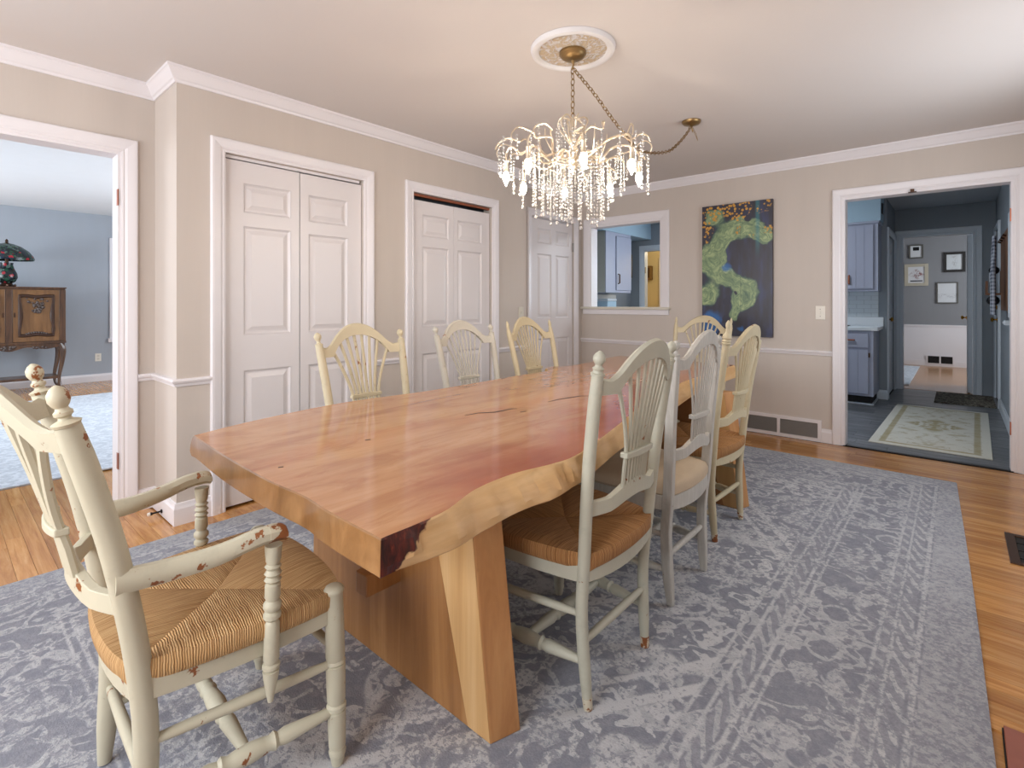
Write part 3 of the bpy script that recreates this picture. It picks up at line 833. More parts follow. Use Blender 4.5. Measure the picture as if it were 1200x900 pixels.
        obj('spindle', MB().tube(pts, sp_r, 6, up=(0,1,0), flat=1.25), P, parent=t, smooth=True)
    # front legs
    fx, fy = (.235*W, .195)
    ztop = .462
    for s in (-1, 1):
        mb = MB()
        if square: mb.tube([(s*fx, fy+.006, 0), (s*fx, fy, .2), (s*fx, fy, .44)], [.017, .021, .023], 4, phase=math.pi/4, up=(1,0,0))
        else: turned(mb, (s*(fx+.004), fy+.008, 0), (s*fx, fy, ztop), LEGP)
        obj('front_leg', mb, P, parent=t, smooth=True)
    # aprons
    rx = W*.198; ry = -.202
    def board(a, b, z0, z1, th, bow=0.0, nm='apron'):
        a = Vector(a); b = Vector(b); d = (b-a); nrm = Vector((-d.y, d.x)).normalized(); mb = MB(); rings = []
        for i in range(9):
            u = i/8; c = a.lerp(b, u) + nrm*(bow*(1-(2*u-1)**2)); drop = .010*(1-(2*u-1)**2)
            rings.append([(c.x-nrm.x*th, c.y-nrm.y*th, z0-drop), (c.x+nrm.x*th, c.y+nrm.y*th, z0-drop), (c.x+nrm.x*th, c.y+nrm.y*th, z1), (c.x-nrm.x*th, c.y-nrm.y*th, z1)])
        mb.loft(rings); return obj(nm, mb, P, parent=t, bevel=.002)
    board((rx, ry), (fx, fy), .372, .424, .009); board((-fx, fy), (-rx, ry), .372, .424, .009)
    board((fx, fy), (-fx, fy), .372, .424, .009, -.015); board((-rx, ry), (rx, ry), .372, .424, .009, -.022)
    # seat
    cx0, cy0 = 0, .005; zs = .458
    cs = [(-rx+.004, ry-.012), (rx-.004, ry-.012), (fx+.004, fy+.012), (-fx-.004, fy+.012)]
    if seat == 'rush':
        st = obj('seat', MB().box(-rx+.02, rx-.02, ry+.02, fy-.02, .400, .432), M[rushmat or 'rush'], parent=t)
        for qd in range(4):
            A = Vector(cs[qd]); B = Vector(cs[(qd+1) % 4]); C = Vector((cx0, cy0)); d = (B-A).normalized(); nrm = Vector((d.y, -d.x))
            bowo = .030 if qd == 2 else (.018 if qd in (1, 3) else .020)
            ns, ntt = 14, 8; mb = MB(); uvs = []; grid = []
            rowsp = [(-1, -.052, .002), (-.6, -.040, .012), (-.25, -.018, .014), (0, -.004, .008)]
            for r_ in rowsp + [(k/ntt, None, None) for k in range(1, ntt+1)]:
                line = []
                for i in range(ns+1):
                    u = i/ns; bulge = bowo*(1-(2*u-1)**2)
                    e = A.lerp(B, u) + nrm*bulge
                    if r_[1] is not None:
                        q = e + nrm*r_[2]*(1-abs(2*u-1)**6); z = zs + r_[1]
                        if abs(2*u-1) > .95: z -= .004
                    else:
                        q = e.lerp(C, r_[0]); puff = .014*(1-abs(2*u-1)**2.5)*(1-r_[0])**.6
                        z = zs - .010 - .012*r_[0] + puff
                    line.append((q.x, q.y, z)); uvs.append((q.dot(d), q.dot(nrm)))
                grid.append(line)
            mb.v = [p for l in grid for p in l]; mb.uv = uvs; m_ = ns+1
            for a in range(len(grid)-1):
                for b in range(ns): mb.f.append((a*m_+b, a*m_+b+1, (a+1)*m_+b+1, (a+1)*m_+b)); mb.m.append(0)
            obj('rush_section', mb, M[rushmat or 'rush'], parent=st, smooth=True)
    else:
        mb = MB(); rings = []
        def outline(k):
            pts = []
            for qd in range(4):
                A = Vector(cs[qd]); B = Vector(cs[(qd+1) % 4]); d = (B-A).normalized(); nrm = Vector((d.y, -d.x))
                for i in range(8):
                    u = i/8; q = A.lerp(B, u) + nrm*.024*(1-(2*u-1)**2); pts.append(Vector((0,.0)).lerp(q, k))
            return pts
        for k, z in ((.95,.418),(1.0,.430),(1.0,.455),(.97,.470),(.86,.482),(.6,.488),(.3,.490)):
            rings.append([(q.x, q.y, z) for q in outline(k)])
        mb.loft(rings); obj('seat_cushion', mb, M['cushion'], parent=t, smooth=True, label='beige upholstered seat cushion')
    # stretchers
    def rod(a, b, r=.0115, prof=None, nm='stretcher'):
        mb = MB()
        if prof: mb.lathe(a, b, prof, 10)
        else: mb.lathe(a, b, [(0,r*.8),(.15,r),(.5,r*1.12),(.85,r),(1,r*.8)], 10)
        obj(nm, mb, P, parent=t, smooth=True)
    for s in (-1, 1):
        pr = at_z(posts[s], .27); rod((pr[0], pr[1], .272), (s*fx, fy, .262))
        pr = at_z(posts[s], .13); rod((pr[0], pr[1], .135), (s*(fx+.002), fy, .140), prof=STRP)
    pl = at_z(posts[-1], .19); pr = at_z(posts[1], .19); rod((pl[0], pl[1], .19), (pr[0], pr[1], .19))
    mx = (W*lin(kx, .13)+fx)/2
    rod((-mx, 0, .138), (mx, 0, .138), prof=STRP)
    rod((-fx, fy, .30), (fx, fy, .30))
    if arms:
        for s in (-1, 1):
            pz_ = at_z(posts[s], .645)
            ax_, ay_ = s*.262, .040
            rod((s*.256, ay_-.005, .262), (ax_, ay_, .628), prof=SUPP, nm='arm_support')
            base = [(pz_[0]+s*.008, pz_[1]-.01, .640), (s*.232, -.15, .634), (s*.250, -.07, .640), (s*.262, .00, .655), (s*.266, .045, .657), (s*.266, .066, .650)]
            pts = spline(base, 4); rings = []; nn_ = len(pts)
            for i, q in enumerate(pts):
                u = i/(nn_-1); hw = .014+.006*u; hh = .023-.008*u
                if i == nn_-1: hw *= .7; hh *= .6
                rings.append([(q[0]+hw*math.cos(2*math.pi*(j+.5)/8)*1.12, q[1], q[2]+hh*math.sin(2*math.pi*(j+.5)/8)*1.12) for j in range(8)])
            am = obj('arm', MB().loft(rings), P, parent=t, smooth=True)
            k0 = int(nn_*.70)
            m2 = MB().loft([[(q[0]+(q[0]-pts[k0+i][0])*.06, q[1], q[2]+(q[2]-pts[k0+i][2])*.05) for q in r_] for i, r_ in enumerate(rings[k0:])])
            obj('worn_arm_end', m2, M['wornarm'], parent=am, smooth=True, label='arm tip with paint worn to bare wood')
    return t
G = 'painted wheat-back dining chairs round the table'
PI2 = R(90)
# forward (+y local): right-hand chairs face -X, left-hand chairs face +X
make_chair('dining_armchair', 'cream armchair with turned arm supports at the table head', (-1.435, .485), R(-2), 'armcream', G, fin=('knob','knob'), arms=True, finh=.076, nsp=7, sp_r=.0085, wide=1.04, post_r=.0195, arch=.055, lean=1.08, bow=.075, sz=.975)
make_chair('dining_chair', 'pale sage wheat-back chair with brown rush seat beside the bark corner', (-.997, 1.418), PI2, 'sage', G, fin=('egg','egg'), nsp=9, foot=True, rushmat='rush_dark', lean=.6, finh=.068, bow=.045)
make_chair('dining_chair', 'whitewashed grey wheat-back chair with beige cushion and square legs', (-1.030, 2.045), PI2, 'whitewash', G, fin=('ball','ball'), seat='cushion', nsp=9, sp_r=.0045, square=True, lean=.36, finh=.058, wide=.96)
make_chair('dining_chair', 'straw coloured wheat-back chair with spire finial and rush seat', (-1.085, 2.705), PI2-R(2), 'straw', G, fin=('spire',None), nsp=9, foot=True, rushmat='rush_dark', finh=.08, lean=.7)
make_chair('dining_chair', 'cream wheat-back chair with worn crest in front of the first closet', (-1.895, 1.402), -PI2, 'cream', G, fin=('ball','ball'), nsp=8, arch=.090, finh=.060)
make_chair('dining_chair', 'ivory wheat-back chair with thin spindles in front of the second closet', (-1.945, 2.145), -PI2, 'ivory', G, fin=('ball','ball'), nsp=9, sp_r=.0042, finh=.060)
make_chair('dining_chair', 'buff wheat-back chair with slim finials near the corner door', (-1.915, 2.735), -PI2, 'buff', G, fin=('slim','slim'), nsp=10, sp_r=.0048, arch=.095)
make_chair('dining_chair', 'yellowish cream wheat-back chair at the far head under the painting', (-1.605, 3.945), R(180), 'buff', G, fin=('slim','slim'), nsp=9, sp_r=.005, arch=.085)

# ================================================================== CHANDELIER
CX, CY = -1.418, 2.073
M['champagne'] = plain('champagne_gold_metal', srgb(216, 202, 180), .34, metal=.75, var=.12, scale=30)
M['antique'] = plain('antique_brass', srgb(150, 124, 84), .35, metal=.9, var=.15, scale=30)
M['plaster'] = plain('white_plaster', srgb(222, 220, 220), .7, var=.03)
def m_med():
    t = NT('ornate_plaster'); v = t.coord('Object'); p = t.sep(v)
    n = t.noise(v, 26, 4, .6, 1.5); k = t.step(n, .44, .60)
    c = t.mix(k, srgb(206, 186, 156), srgb(226, 222, 222)); t.bump(k, .7, .01)
    return t.done(c, .7)
M['medallion'] = m_med()
md = thing('ceiling_medallion', 'round white plaster ceiling medallion with gilded relief', 'medallion', (CX, CY, ZC))
def disc(prof, seg=48): 
    mb = MB(); mb.loft([[(r*math.cos(2*math.pi*j/seg), r*math.sin(2*math.pi*j/seg), z) for j in range(seg)] for r, z in prof]); return mb
obj('relief', disc([(.172,0),(.172,-.010),(.12,-.014),(.06,-.018),(.02,-.018)]), M['medallion'], parent=md, smooth=True)
mb = MB(); mb.loft([[(r*math.cos(2*math.pi*j/48), r*math.sin(2*math.pi*j/48), z) for j in range(48)] for r, z in ((.165,-.001),(.165,-.014),(.175,-.024),(.188,-.027),(.200,-.022),(.206,-.008),(.206,-.001),(.165,-.001))], cap=False)
obj('rim', mb, M['plaster'], parent=md, smooth=True)

ch = thing('chandelier', 'lit crystal strand chandelier with twisted branch arms over the table', 'chandelier', (CX, CY, 1.9))
Z0 = -1.9
def part(name, mb, mat, parent=ch, smooth=True, label=None):
    o = obj(name, mb, mat, parent=parent, smooth=smooth, label=label); return o
def sh(pts): return [(x, y, z+Z0) for x, y, z in pts]
mb = MB(); mb.loft([[(r*math.cos(2*math.pi*j/24), r*math.sin(2*math.pi*j/24), z+Z0) for j in range(24)] for r, z in ((.066,ZC-.018),(.066,ZC-.030),(.060,ZC-.034),(.057,ZC-.042),(.042,ZC-.051),(.014,ZC-.056))])
part('canopy', mb, M['antique'])
mb = MB().tube(sh([(0,0,ZC-.06),(.004,0,ZC-.08),(0,0,2.33),(0,0,2.318)]), [.009,.005,.004,.006], 8); part('hook', mb, M['antique'])
def chain(name, pts, link=.034, wd=.010, wire=.0026):
    pv = [Vector(p) for p in pts]; seg = [(b-a).length for a, b in zip(pv, pv[1:])]; tot = sum(seg); n = int(tot/(link*.78)); mb = MB()
    def at(s):
        for a, b, l in zip(pv, pv[1:], seg):
            if s <= l: return a.lerp(b, s/l), (b-a).normalized()
            s -= l
        return pv[-1], (pv[-1]-pv[-2]).normalized()
    for i in range(n):
        c, d = at(tot*(i+.5)/n); a = d.cross(Vector((0,0,1)));
        if a.length < .1: a = Vector((1,0,0))
        a.normalize(); b = d.cross(a)
        if i % 2: a, b = b, a
        loop = [c + d*(link/2*math.cos(q)) + a*(wd*math.sin(q)) for q in [2*math.pi*k/10 for k in range(10)]]
        rings = []
        for k in range(10):
            tg = (loop[(k+1) % 10]-loop[k-1]).normalized(); e1 = b; e2 = tg.cross(b)
            rings.append([loop[k] + e1*(wire*math.cos(x)) + e2*(wire*math.sin(x)) for x in (0, 1.571, 3.142, 4.712)])
        mb.loft(rings + [rings[0]], cap=False)
    return part(name, mb, M['antique'])
chain('hanging_chain', sh([(0,0,2.325),(0,0,2.075)]))
sw = [(0,0,2.325),(.004,.197,2.254),(.01,.373,2.169),(.02,.617,2.073),(.026,.80,2.082),(.034,1.02,2.14),(.04,1.17,2.228),(.046,1.30,2.33),(.046,1.362,2.395)]
chain('swag_chain', sh(spline(sw, 6)), link=.032)
mb = MB(); mb.loft([[(.046+r*math.cos(2*math.pi*j/20), 1.362+r*math.sin(2*math.pi*j/20), z+Z0) for j in range(20)] for r, z in ((.062,ZC),(.062,ZC-.010),(.052,ZC-.022),(.020,ZC-.030),(.010,ZC-.034))])
mb.tube(sh([(.046,1.362,ZC-.034),(.046,1.372,ZC-.06),(.046,1.385,ZC-.07),(.046,1.385,ZC-.05)]), .003, 6)
mb.tube(sh([(.046,1.36,ZC-.03),(.07,1.37,ZC-.10),(.075,1.40,ZC-.13),(.06,1.41,ZC-.08),(.05,1.37,ZC-.035)]), .0016, 5)
part('swag_hook_plate', mb, M['antique'])
# stem and crown
part('stem', MB().lathe((0,0,2.075+Z0), (0,0,1.80+Z0), [(0,.004),(.05,.008),(.25,.006),(.3,.016),(.4,.020),(.5,.012),(.6,.018),(.7,.024),(.8,.016),(1,.004)], 12), M['champagne'])
rc = random.Random(11)
for k in range(6):
    a = 2*math.pi*k/6+.3
    pts = [(0,0,1.93),(.04*math.cos(a),.04*math.sin(a),1.99),(.075*math.cos(a),.075*math.sin(a),2.05),(.055*math.cos(a+.3),.055*math.sin(a+.3),2.082),(.015*math.cos(a+.5),.015*math.sin(a+.5),2.072)]
    part('crown_loop', MB().tube(sh(spline(pts, 5)), .0042, 6), M['champagne'])
M['bulb'] = emit('glowing_bulb', (1.0, .86, .70), 190.0)
def m_crystal():
    t = NT('clear_crystal'); b = t.b
    b.inputs['Transmission Weight'].default_value = .55; b.inputs['IOR'].default_value = 1.52
    return t.done((.98, .95, .90), .06, spec=.9)
M['crystal'] = m_crystal()
BP = []
for k in range(8):
    a = math.radians(41.17+90) + 2*math.pi*k/8 + .02; ca, sa = math.cos(a), math.sin(a)
    wob = rc.uniform(-.02, .02)
    def pt(r, z, da=0): return (r*math.cos(a+da), r*math.sin(a+da), z)
    arm = [pt(.01,1.865), pt(.07,1.905,.15), pt(.13,1.885+wob,-.12), pt(.19,1.935,.10), pt(.25,1.930-wob,-.08), pt(.30,1.935,.03), pt(.325,1.905,0), pt(.326,1.862,0)]
    ap = spline(arm, 5)
    part('branch_arm', MB().tube(sh(ap), [.0075-.003*i/len(ap) for i in range(len(ap))], 7), M['champagne'])
    low = [pt(.015,1.845,.4), pt(.08,1.86,.55), pt(.15,1.845,.30), pt(.20,1.87,.45), pt(.245,1.84,.36), pt(.25,1.80,.36)]
    lp = spline(low, 4)
    part('twig', MB().tube(sh(lp), [.0055-.003*i/len(lp) for i in range(len(lp))], 6), M['champagne'])
    up = [pt(.19,1.935,.10), pt(.24,1.958,.22), pt(.28,1.935,.32), pt(.33,1.950,.28), pt(.37,1.930,.20), pt(.385,1.90,.20)]
    part('twig', MB().tube(sh(spline(up, 4)), .0036, 6), M['champagne'])
    t3 = [pt(.13,1.885+wob,-.12), pt(.16,1.95,-.25), pt(.165,2.0+wob,-.26)]
    part('twig', MB().tube(sh(spline(t3, 4)), .0030, 5), M['champagne'])
    t4 = [pt(.30,1.935,.03), pt(.345,1.96,-.10), pt(.375,1.93,-.16), pt(.37,1.90,-.16)]
    part('twig', MB().tube(sh(spline(t4, 4)), .0032, 5), M['champagne'])
    c = pt(.326, 0)
    part('candle_sleeve', MB().lathe((c[0],c[1],1.872+Z0), (c[0],c[1],1.812+Z0), [(0,.006),(.08,.012),(.15,.010),(.9,.0115),(1,.012)], 10), M['champagne'])
    part('bulb', MB().lathe((c[0],c[1],1.812+Z0), (c[0],c[1],1.745+Z0), [(0,.008),(.12,.0135),(.35,.0165),(.55,.0145),(.75,.008),(.9,.0035),(1,.0008)], 10), M['bulb'], label='lit flame-shaped bulb pointing down')
def strand(x, y, zt, length, br=.0062):
    mb = MB(); z = zt; i = 0
    mb.tube([(x,y,zt+Z0),(x,y,zt-length+Z0)], .0007, 3)
    while z > zt - length:
        r = br*(1.05 if i % 2 else .8); mb.ball((x, y, z-r+Z0), r, 6, 4); z -= 2*r+.0050; i += 1
    mb.ball((x, y, z-.010+Z0), br*1.35, 6, 4, sz=1.25)
    return part('crystal_strand', mb, M['crystal'])
rs_ = random.Random(23)
for k in range(36):                      # long strands in the middle
    a = k*2.39996; r = .030 + .155*math.sqrt((k+.5)/36)
    strand(r*math.cos(a), r*math.sin(a), 1.872-.05*(r/.185)**2+rs_.uniform(-.02,.01), (.315-.72*r)+rs_.uniform(-.03,.045))
for k in range(24):                      # middle ring
    a = 2*math.pi*k/24+rs_.uniform(-.06,.06); r = rs_.uniform(.20, .262)
    strand(r*math.cos(a), r*math.sin(a), 1.90+rs_.uniform(-.05,.03), rs_.uniform(.10, .21), .0056)
for k in range(32):                      # outer ring
    a = 2*math.pi*k/32+rs_.uniform(-.05,.05); r = rs_.uniform(.30, .392)
    if abs(((a-math.radians(131.17)-.02+.3927) % .7854)-.3927) < .05 and abs(r-.326) < .03: r = .375
    strand(r*math.cos(a), r*math.sin(a), 1.915+rs_.uniform(-.02,.045), rs_.uniform(.08, .185), .0056)
for k in range(8):
    a = 2*math.pi*k/8; strand(.066*math.cos(a), .066*math.sin(a), 2.055, rs_.uniform(.10,.17), .0055)

# ================================================================== PAINTING
def m_painting():
    t = NT('abstract_painting'); v = t.coord('Object'); p = t.sep(v)
    u = t.math('DIVIDE', p[0], .626); q = t.math('SUBTRACT', 1.0, t.math('DIVIDE', p[2], 1.235))     # q from the top
    base = t.comb(u, t.math('MULTIPLY', q, 1.0), 0)
    w1 = t.n('TexNoise'); t.val(w1.inputs['Vector'], t.comb(t.math('MULTIPLY', u, 1.0), t.math('MULTIPLY', q, 1.9), .3)); w1.inputs['Scale'].default_value = 4.0; w1.inputs['Detail'].default_value = 3
    s3 = t.sep(w1.outputs['Color'])
    du = t.math('ADD', u, t.math('MULTIPLY', t.math('SUBTRACT', s3[0], .5), .22)); dq = t.math('ADD', q, t.math('MULTIPLY', t.math('SUBTRACT', s3[1], .5), .14))
    def field(bl):
        acc = None
        for cx_, cy_, rr_ in bl:
            d2 = t.math('ADD', t.math('POWER', t.math('SUBTRACT', du, cx_), 2), t.math('POWER', t.math('MULTIPLY', t.math('SUBTRACT', dq, cy_), 1.97), 2))
            k = t.math('POWER', 2.718, t.math('MULTIPLY', d2, -1/(rr_*rr_*1.12)))
            acc = k if acc is None else t.math('ADD', acc, k)
        return acc
    g = field([(.05,.40,.13),(.18,.35,.12),(.28,.28,.11),(.40,.21,.12),(.57,.17,.12),(.76,.20,.11),(.16,.48,.13),(.27,.43,.09),(.28,.54,.09),(.40,.57,.11),(.55,.60,.13),(.68,.65,.12),(.66,.74,.10),(.52,.75,.11),(.48,.83,.07),(.08,.69,.17),(.16,.10,.12),(.90,.26,.10)])
    gn = t.noise(t.comb(t.math('MULTIPLY', du, 3), t.math('MULTIPLY', dq, 5), g), 2.5, 4, .6, 2.0)
    greens = t.ramp(gn, [(.3, srgb(78, 104, 82)), (.5, srgb(124, 146, 106)), (.68, srgb(166, 180, 132))])
    navy = t.ramp(t.noise(t.comb(t.math('MULTIPLY', u, 5), t.math('MULTIPLY', q, 2), 2), 2, 3), [(.3, srgb(34, 28, 34)), (.55, srgb(42, 42, 62)), (.78, srgb(50, 60, 104))])
    c = t.mix(t.step(g, .27, .42), navy, t.mix(t.step(g, .30, .58), srgb(40, 72, 70), greens))
    blue = field([(.17,.88,.16),(.38,.50,.10),(.55,.93,.05),(.10,.97,.12)])
    c = t.mix(t.math('MULTIPLY', t.step(blue, .4, 1.0), .8), c, srgb(40, 104, 170))
    teal = t.math('MULTIPLY', t.band(u, .80, .025, .02), t.math('SUBTRACT', 1.0, t.step(q, .25, .45)))
    c = t.mix(t.math('MULTIPLY', teal, .6), c, srgb(50, 120, 130))
    hole = field([(.36,.74,.065),(.34,.86,.07),(.49,.695,.035),(.67,.12,.08)])
    c = t.mix(t.step(hole, .5, .7), c, srgb(34, 34, 54))
    dots = t.voro(t.comb(u, t.math('MULTIPLY', q, 1.97), 0), 24)
    reg = field([(.10,.03,.14),(.30,.03,.14),(.48,.05,.16),(.55,.10,.07),(.12,.20,.08),(.05,.27,.06),(.03,.13,.05),(.13,.13,.07),(.90,.04,.12),(.93,.21,.06),(.72,.25,.05),(.62,.03,.08),(.53,.20,.04)])
    gold = t.math('MULTIPLY', t.math('SUBTRACT', 1.0, t.step(dots, .38, .50)), t.step(reg, .42, .70))
    c = t.mix(gold, c, t.mix(t.noise(base, 30, 2), srgb(160, 104, 30), srgb(226, 176, 70)))
    seam = t.math('MAXIMUM', t.band(u, .565, .003, .003), t.band(u, .27, .002, .002))
    c = t.mix(t.math('MULTIPLY', seam, .5), c, srgb(20, 24, 36))
    t.bump(t.noise(base, 60, 3), .1, .003)
    return t.done(c, .38, spec=.5)
M['painting'] = m_painting()
M['canvas_edge'] = plain('painted_canvas_edge', srgb(60, 44, 36), .6)
pt_ = thing('painting', 'tall abstract green and navy painting with gold blossoms on back wall', 'painting', (-1.861, YB, .867))
obj('canvas', MB().box(0, .626, -.034, -.030, 0, 1.235), M['painting'], parent=pt_)
obj('stretcher_frame', MB().box(.001, .625, -.030, -.001, .001, 1.234), M['canvas_edge'], parent=pt_)

# ================================================================== SMALL WALL AND FLOOR FITTINGS
g = thing('return_air_grille', 'white framed double return air grille low on the back wall', 'vent', (-1.193, YB, 0))
mb = MB(); fx0, fx1 = -.330, .330
for a, b in ((fx0, fx0+.028), (-.012, .012), (fx1-.028, fx1)): mb.box(a, b, -.016, 0, .0, .183)

for a, b in ((fx0+.028, -.012), (.012, fx1-.028)): mb.box(a, b, -.016, 0, 0, .028); mb.box(a, b, -.016, 0, .155, .183)
obj('frame', mb, M['trim'], parent=g)
for a, b in ((fx0+.028, -.012), (.012, fx1-.028)):
    mb = MB().box(a, b, -.002, -.0005, .028, .155)
    for k in range(11):
        z = .032+k*.0113; mb.add([(a,-.012,z),(b,-.012,z),(b,-.003,z+.009),(a,-.003,z+.009),(a,-.012,z+.002),(b,-.012,z+.002),(b,-.003,z+.011),(a,-.003,z+.011)], [(0,1,2,3),(4,7,6,5),(0,4,5,1)])
    obj('louvre', mb, M['steel'], parent=g, label='grey louvred vent insert')
s_ = thing('light_switch', 'white light switch plate between painting and kitchen doorway', 'switch', (-.873, YB, 1.092))
obj('plate', MB().box(-.036, .036, -.006, 0, -.058, .058), M['white'], parent=s_, bevel=.002)
obj('toggle', MB().box(-.005, .005, -.016, -.005, -.010, .012), M['white'], parent=s_, bevel=.001)
for z in (-.03, .03): obj('screw', MB().box(-.003, .003, -.0075, -.005, z-.003, z+.003), M['steel'], parent=s_)
s_ = thing('switch_plate', 'beige switch plate between second closet and corner door', 'switch', (XL, 3.685, 1.08))
obj('plate', MB().box(0, .006, -.036, .036, -.058, .058), M['cream_side'], parent=s_, bevel=.002)
obj('toggle', MB().box(.005, .014, -.006, .006, -.012, .012), M['cream_side'], parent=s_)
v_ = thing('floor_register', 'dark metal floor register set in the oak floor', 'vent', (.18, 3.21, 0))
obj('frame', MB().box(0, .035, 0, .405, 0, .007).box(.035, .32, 0, .03, 0, .007).box(.035, .32, .375, .405, 0, .007).box(.285, .32, .03, .375, 0, .007), M['bronze'], parent=v_, bevel=.002)
obj('well', MB().box(.036, .284, .031, .374, .0002, .0012), M['dark'], parent=v_)
for k in range(3): obj('bar', MB().box(.036, .284, .085+k*.10, .095+k*.10, .0012, .005), M['black'], parent=v_)
ds = thing('door_stop', 'small dark metal door stop by the doorway baseboard', 'door stop', (-3.30, YJ-.017, .028))
obj('rod', MB().lathe((0, 0, 0), (0, -.055, 0), [(0,.011),(.1,.011),(.12,.005),(.8,.005),(.82,.009),(1,.008)], 8), M['black'], parent=ds, smooth=True)
obj('rubber_tip', MB().lathe((0,-.055,0), (0,-.067,0), [(0,.010),(.8,.010),(1,.006)], 8), M['white'], parent=ds, smooth=True)

# ================================================================== LIVING ROOM
XW = -9.70; ZL = 2.50
wall('wall_living_far', 'x', XW-.1, XW, -2.6, 3.8, 0, ZL, [(1.95,3.0,.72,2.05)], M['lr_wall'], 'blue grey living room wall behind the cabinet')
wall('wall_living_near', 'y', -2.62, -2.5, XW, XD-.12, 0, ZL, [(-8.9,-6.3,.6,2.2)], M['lr_wall'], 'blue grey living room wall with a wide window')
wall('wall_living_side', 'y', 3.7, 3.82, XW, XD-.12, 0, ZL, [(-7.3,-5.1,.75,2.25)], M['lr_wall'], 'blue grey living room side wall')
struct('wall_living_door', MB().box(XD-.125, XD-.12, -2.5, -.25, 0, ZL).box(XD-.125, XD-.12, .70, 3.7, 0, ZL).box(XD-.125, XD-.12, -.25, .70, 2.013, ZL), M['lr_wall'], 'blue grey side of the doorway wall', 'wall')
struct('ceiling_living', MB().box(XW-.1, XD-.1, -2.62, 3.82, ZL, ZL+.1), M['lr_ceiling'], 'white living room ceiling', 'ceiling')
sweep('baseboard_living', [(XW,3.7),(XW,-2.5)], BASE, M['trim'], 'white baseboard under the blue grey wall', 'baseboard')
struct('floor_living', MB().box(XW, -4.62, -2.5, 3.7, -.006, -.001), M['oak_plain'], 'oak floor of the living room', 'floor')
lw = struct('window_3', MB().box(XW, XW+.03, 1.80, 1.90, .60, 2.16).box(XW, XW+.03, 3.0, 3.1, .60, 2.16).box(XW, XW+.03, 1.90, 3.0, 2.06, 2.16).box(XW, XW+.05, 1.78, 3.12, .58, .64).box(XW-.06, XW-.02, 1.90, 1.96, .64, 2.06).box(XW-.06, XW-.02, 1.9, 3.0, 1.33, 1.38), M['trim'], 'white living room window casing with blinds', 'window')
for k in range(22): obj('blind_slat', MB().box(XW-.02, XW+.012, 1.92, 3.0, 1.40+k*.03, 1.403+k*.03), M['white'], parent=lw)
ol = thing('wall_outlet', 'cream outlet on the blue grey living room wall', 'outlet', (XW, 1.665, .36))
obj('plate', MB().box(0, .006, -.036, .036, -.058, .058), M['white'], parent=ol)
for z in (-.022, .022): obj('socket', MB().box(.006, .009, -.014, .014, z-.014, z+.014), M['cream_side'], parent=ol)
def m_rug2(name, a, b, sc=9):
    t = NT(name); v = t.coord('Object'); n = t.noise(v, sc, 4, .6, 1.5); f = t.noise(v, 90, 2)
    k = t.math('ADD', t.step(n, .42, .6), t.math('MULTIPLY', t.math('SUBTRACT', f, .5), .7), clamp=True)
    t.bump(f, .3, .004); return t.done(t.mix(k, a, b), .95, spec=.1)
M['lr_rug'] = m_rug2('pale_blue_rug', srgb(190, 196, 204), srgb(216, 221, 228), 14)
rg = obj('area_rug', MB().box(-8.30, -4.51, -1.6, 2.4, -.001, .012), M['lr_rug'], bevel=.004); tag(rg, 'pale blue area rug in front of the carved cabinet', 'rug')

# carved cabinet
M['walnut'] = m_wood('dark_walnut', srgb(50, 31, 18), srgb(84, 54, 31), srgb(108, 74, 44), (3, 10, 1.2), 1.6, .35, .3)
M['walnut_lt'] = m_wood('golden_walnut_panel', srgb(82, 54, 30), srgb(114, 78, 44), srgb(138, 98, 58), (3, 8, 1.0), 1.4, .32, .3)
M['walnut_dk'] = plain('carved_dark_walnut', srgb(58, 36, 24), .4, var=.2, scale=30)
cb = thing('carved_cabinet', 'carved dark walnut cabinet on cabriole legs in the living room', 'cabinet', (-9.02, .66, 0), 0)
def cpart(n_, mb, m, parent=cb, **k): return obj(n_, mb, m, parent=parent, **k)
CW = .535; CD = .45      # half width (y), depth (x going -)
cpart('body', MB().box(-CD, 0, -CW+.01, CW-.01, .655, 1.365), M['walnut'])
cpart('cornice', MB().box(-CD, .022, -CW-.018, CW+.018, 1.365, 1.383).box(-CD, .010, -CW-.006, CW+.006, 1.350, 1.366), M['walnut'], bevel=.004)
cpart('base_moulding', MB().box(-CD, .020, -CW-.014, CW+.014, .640, .668), M['walnut'], bevel=.004)
for y in (-CW+.02, 0, CW-.02): cpart('pilaster', MB().box(0, .014, y-.030, y+.030, .668, 1.350), M['walnut'], bevel=.003)
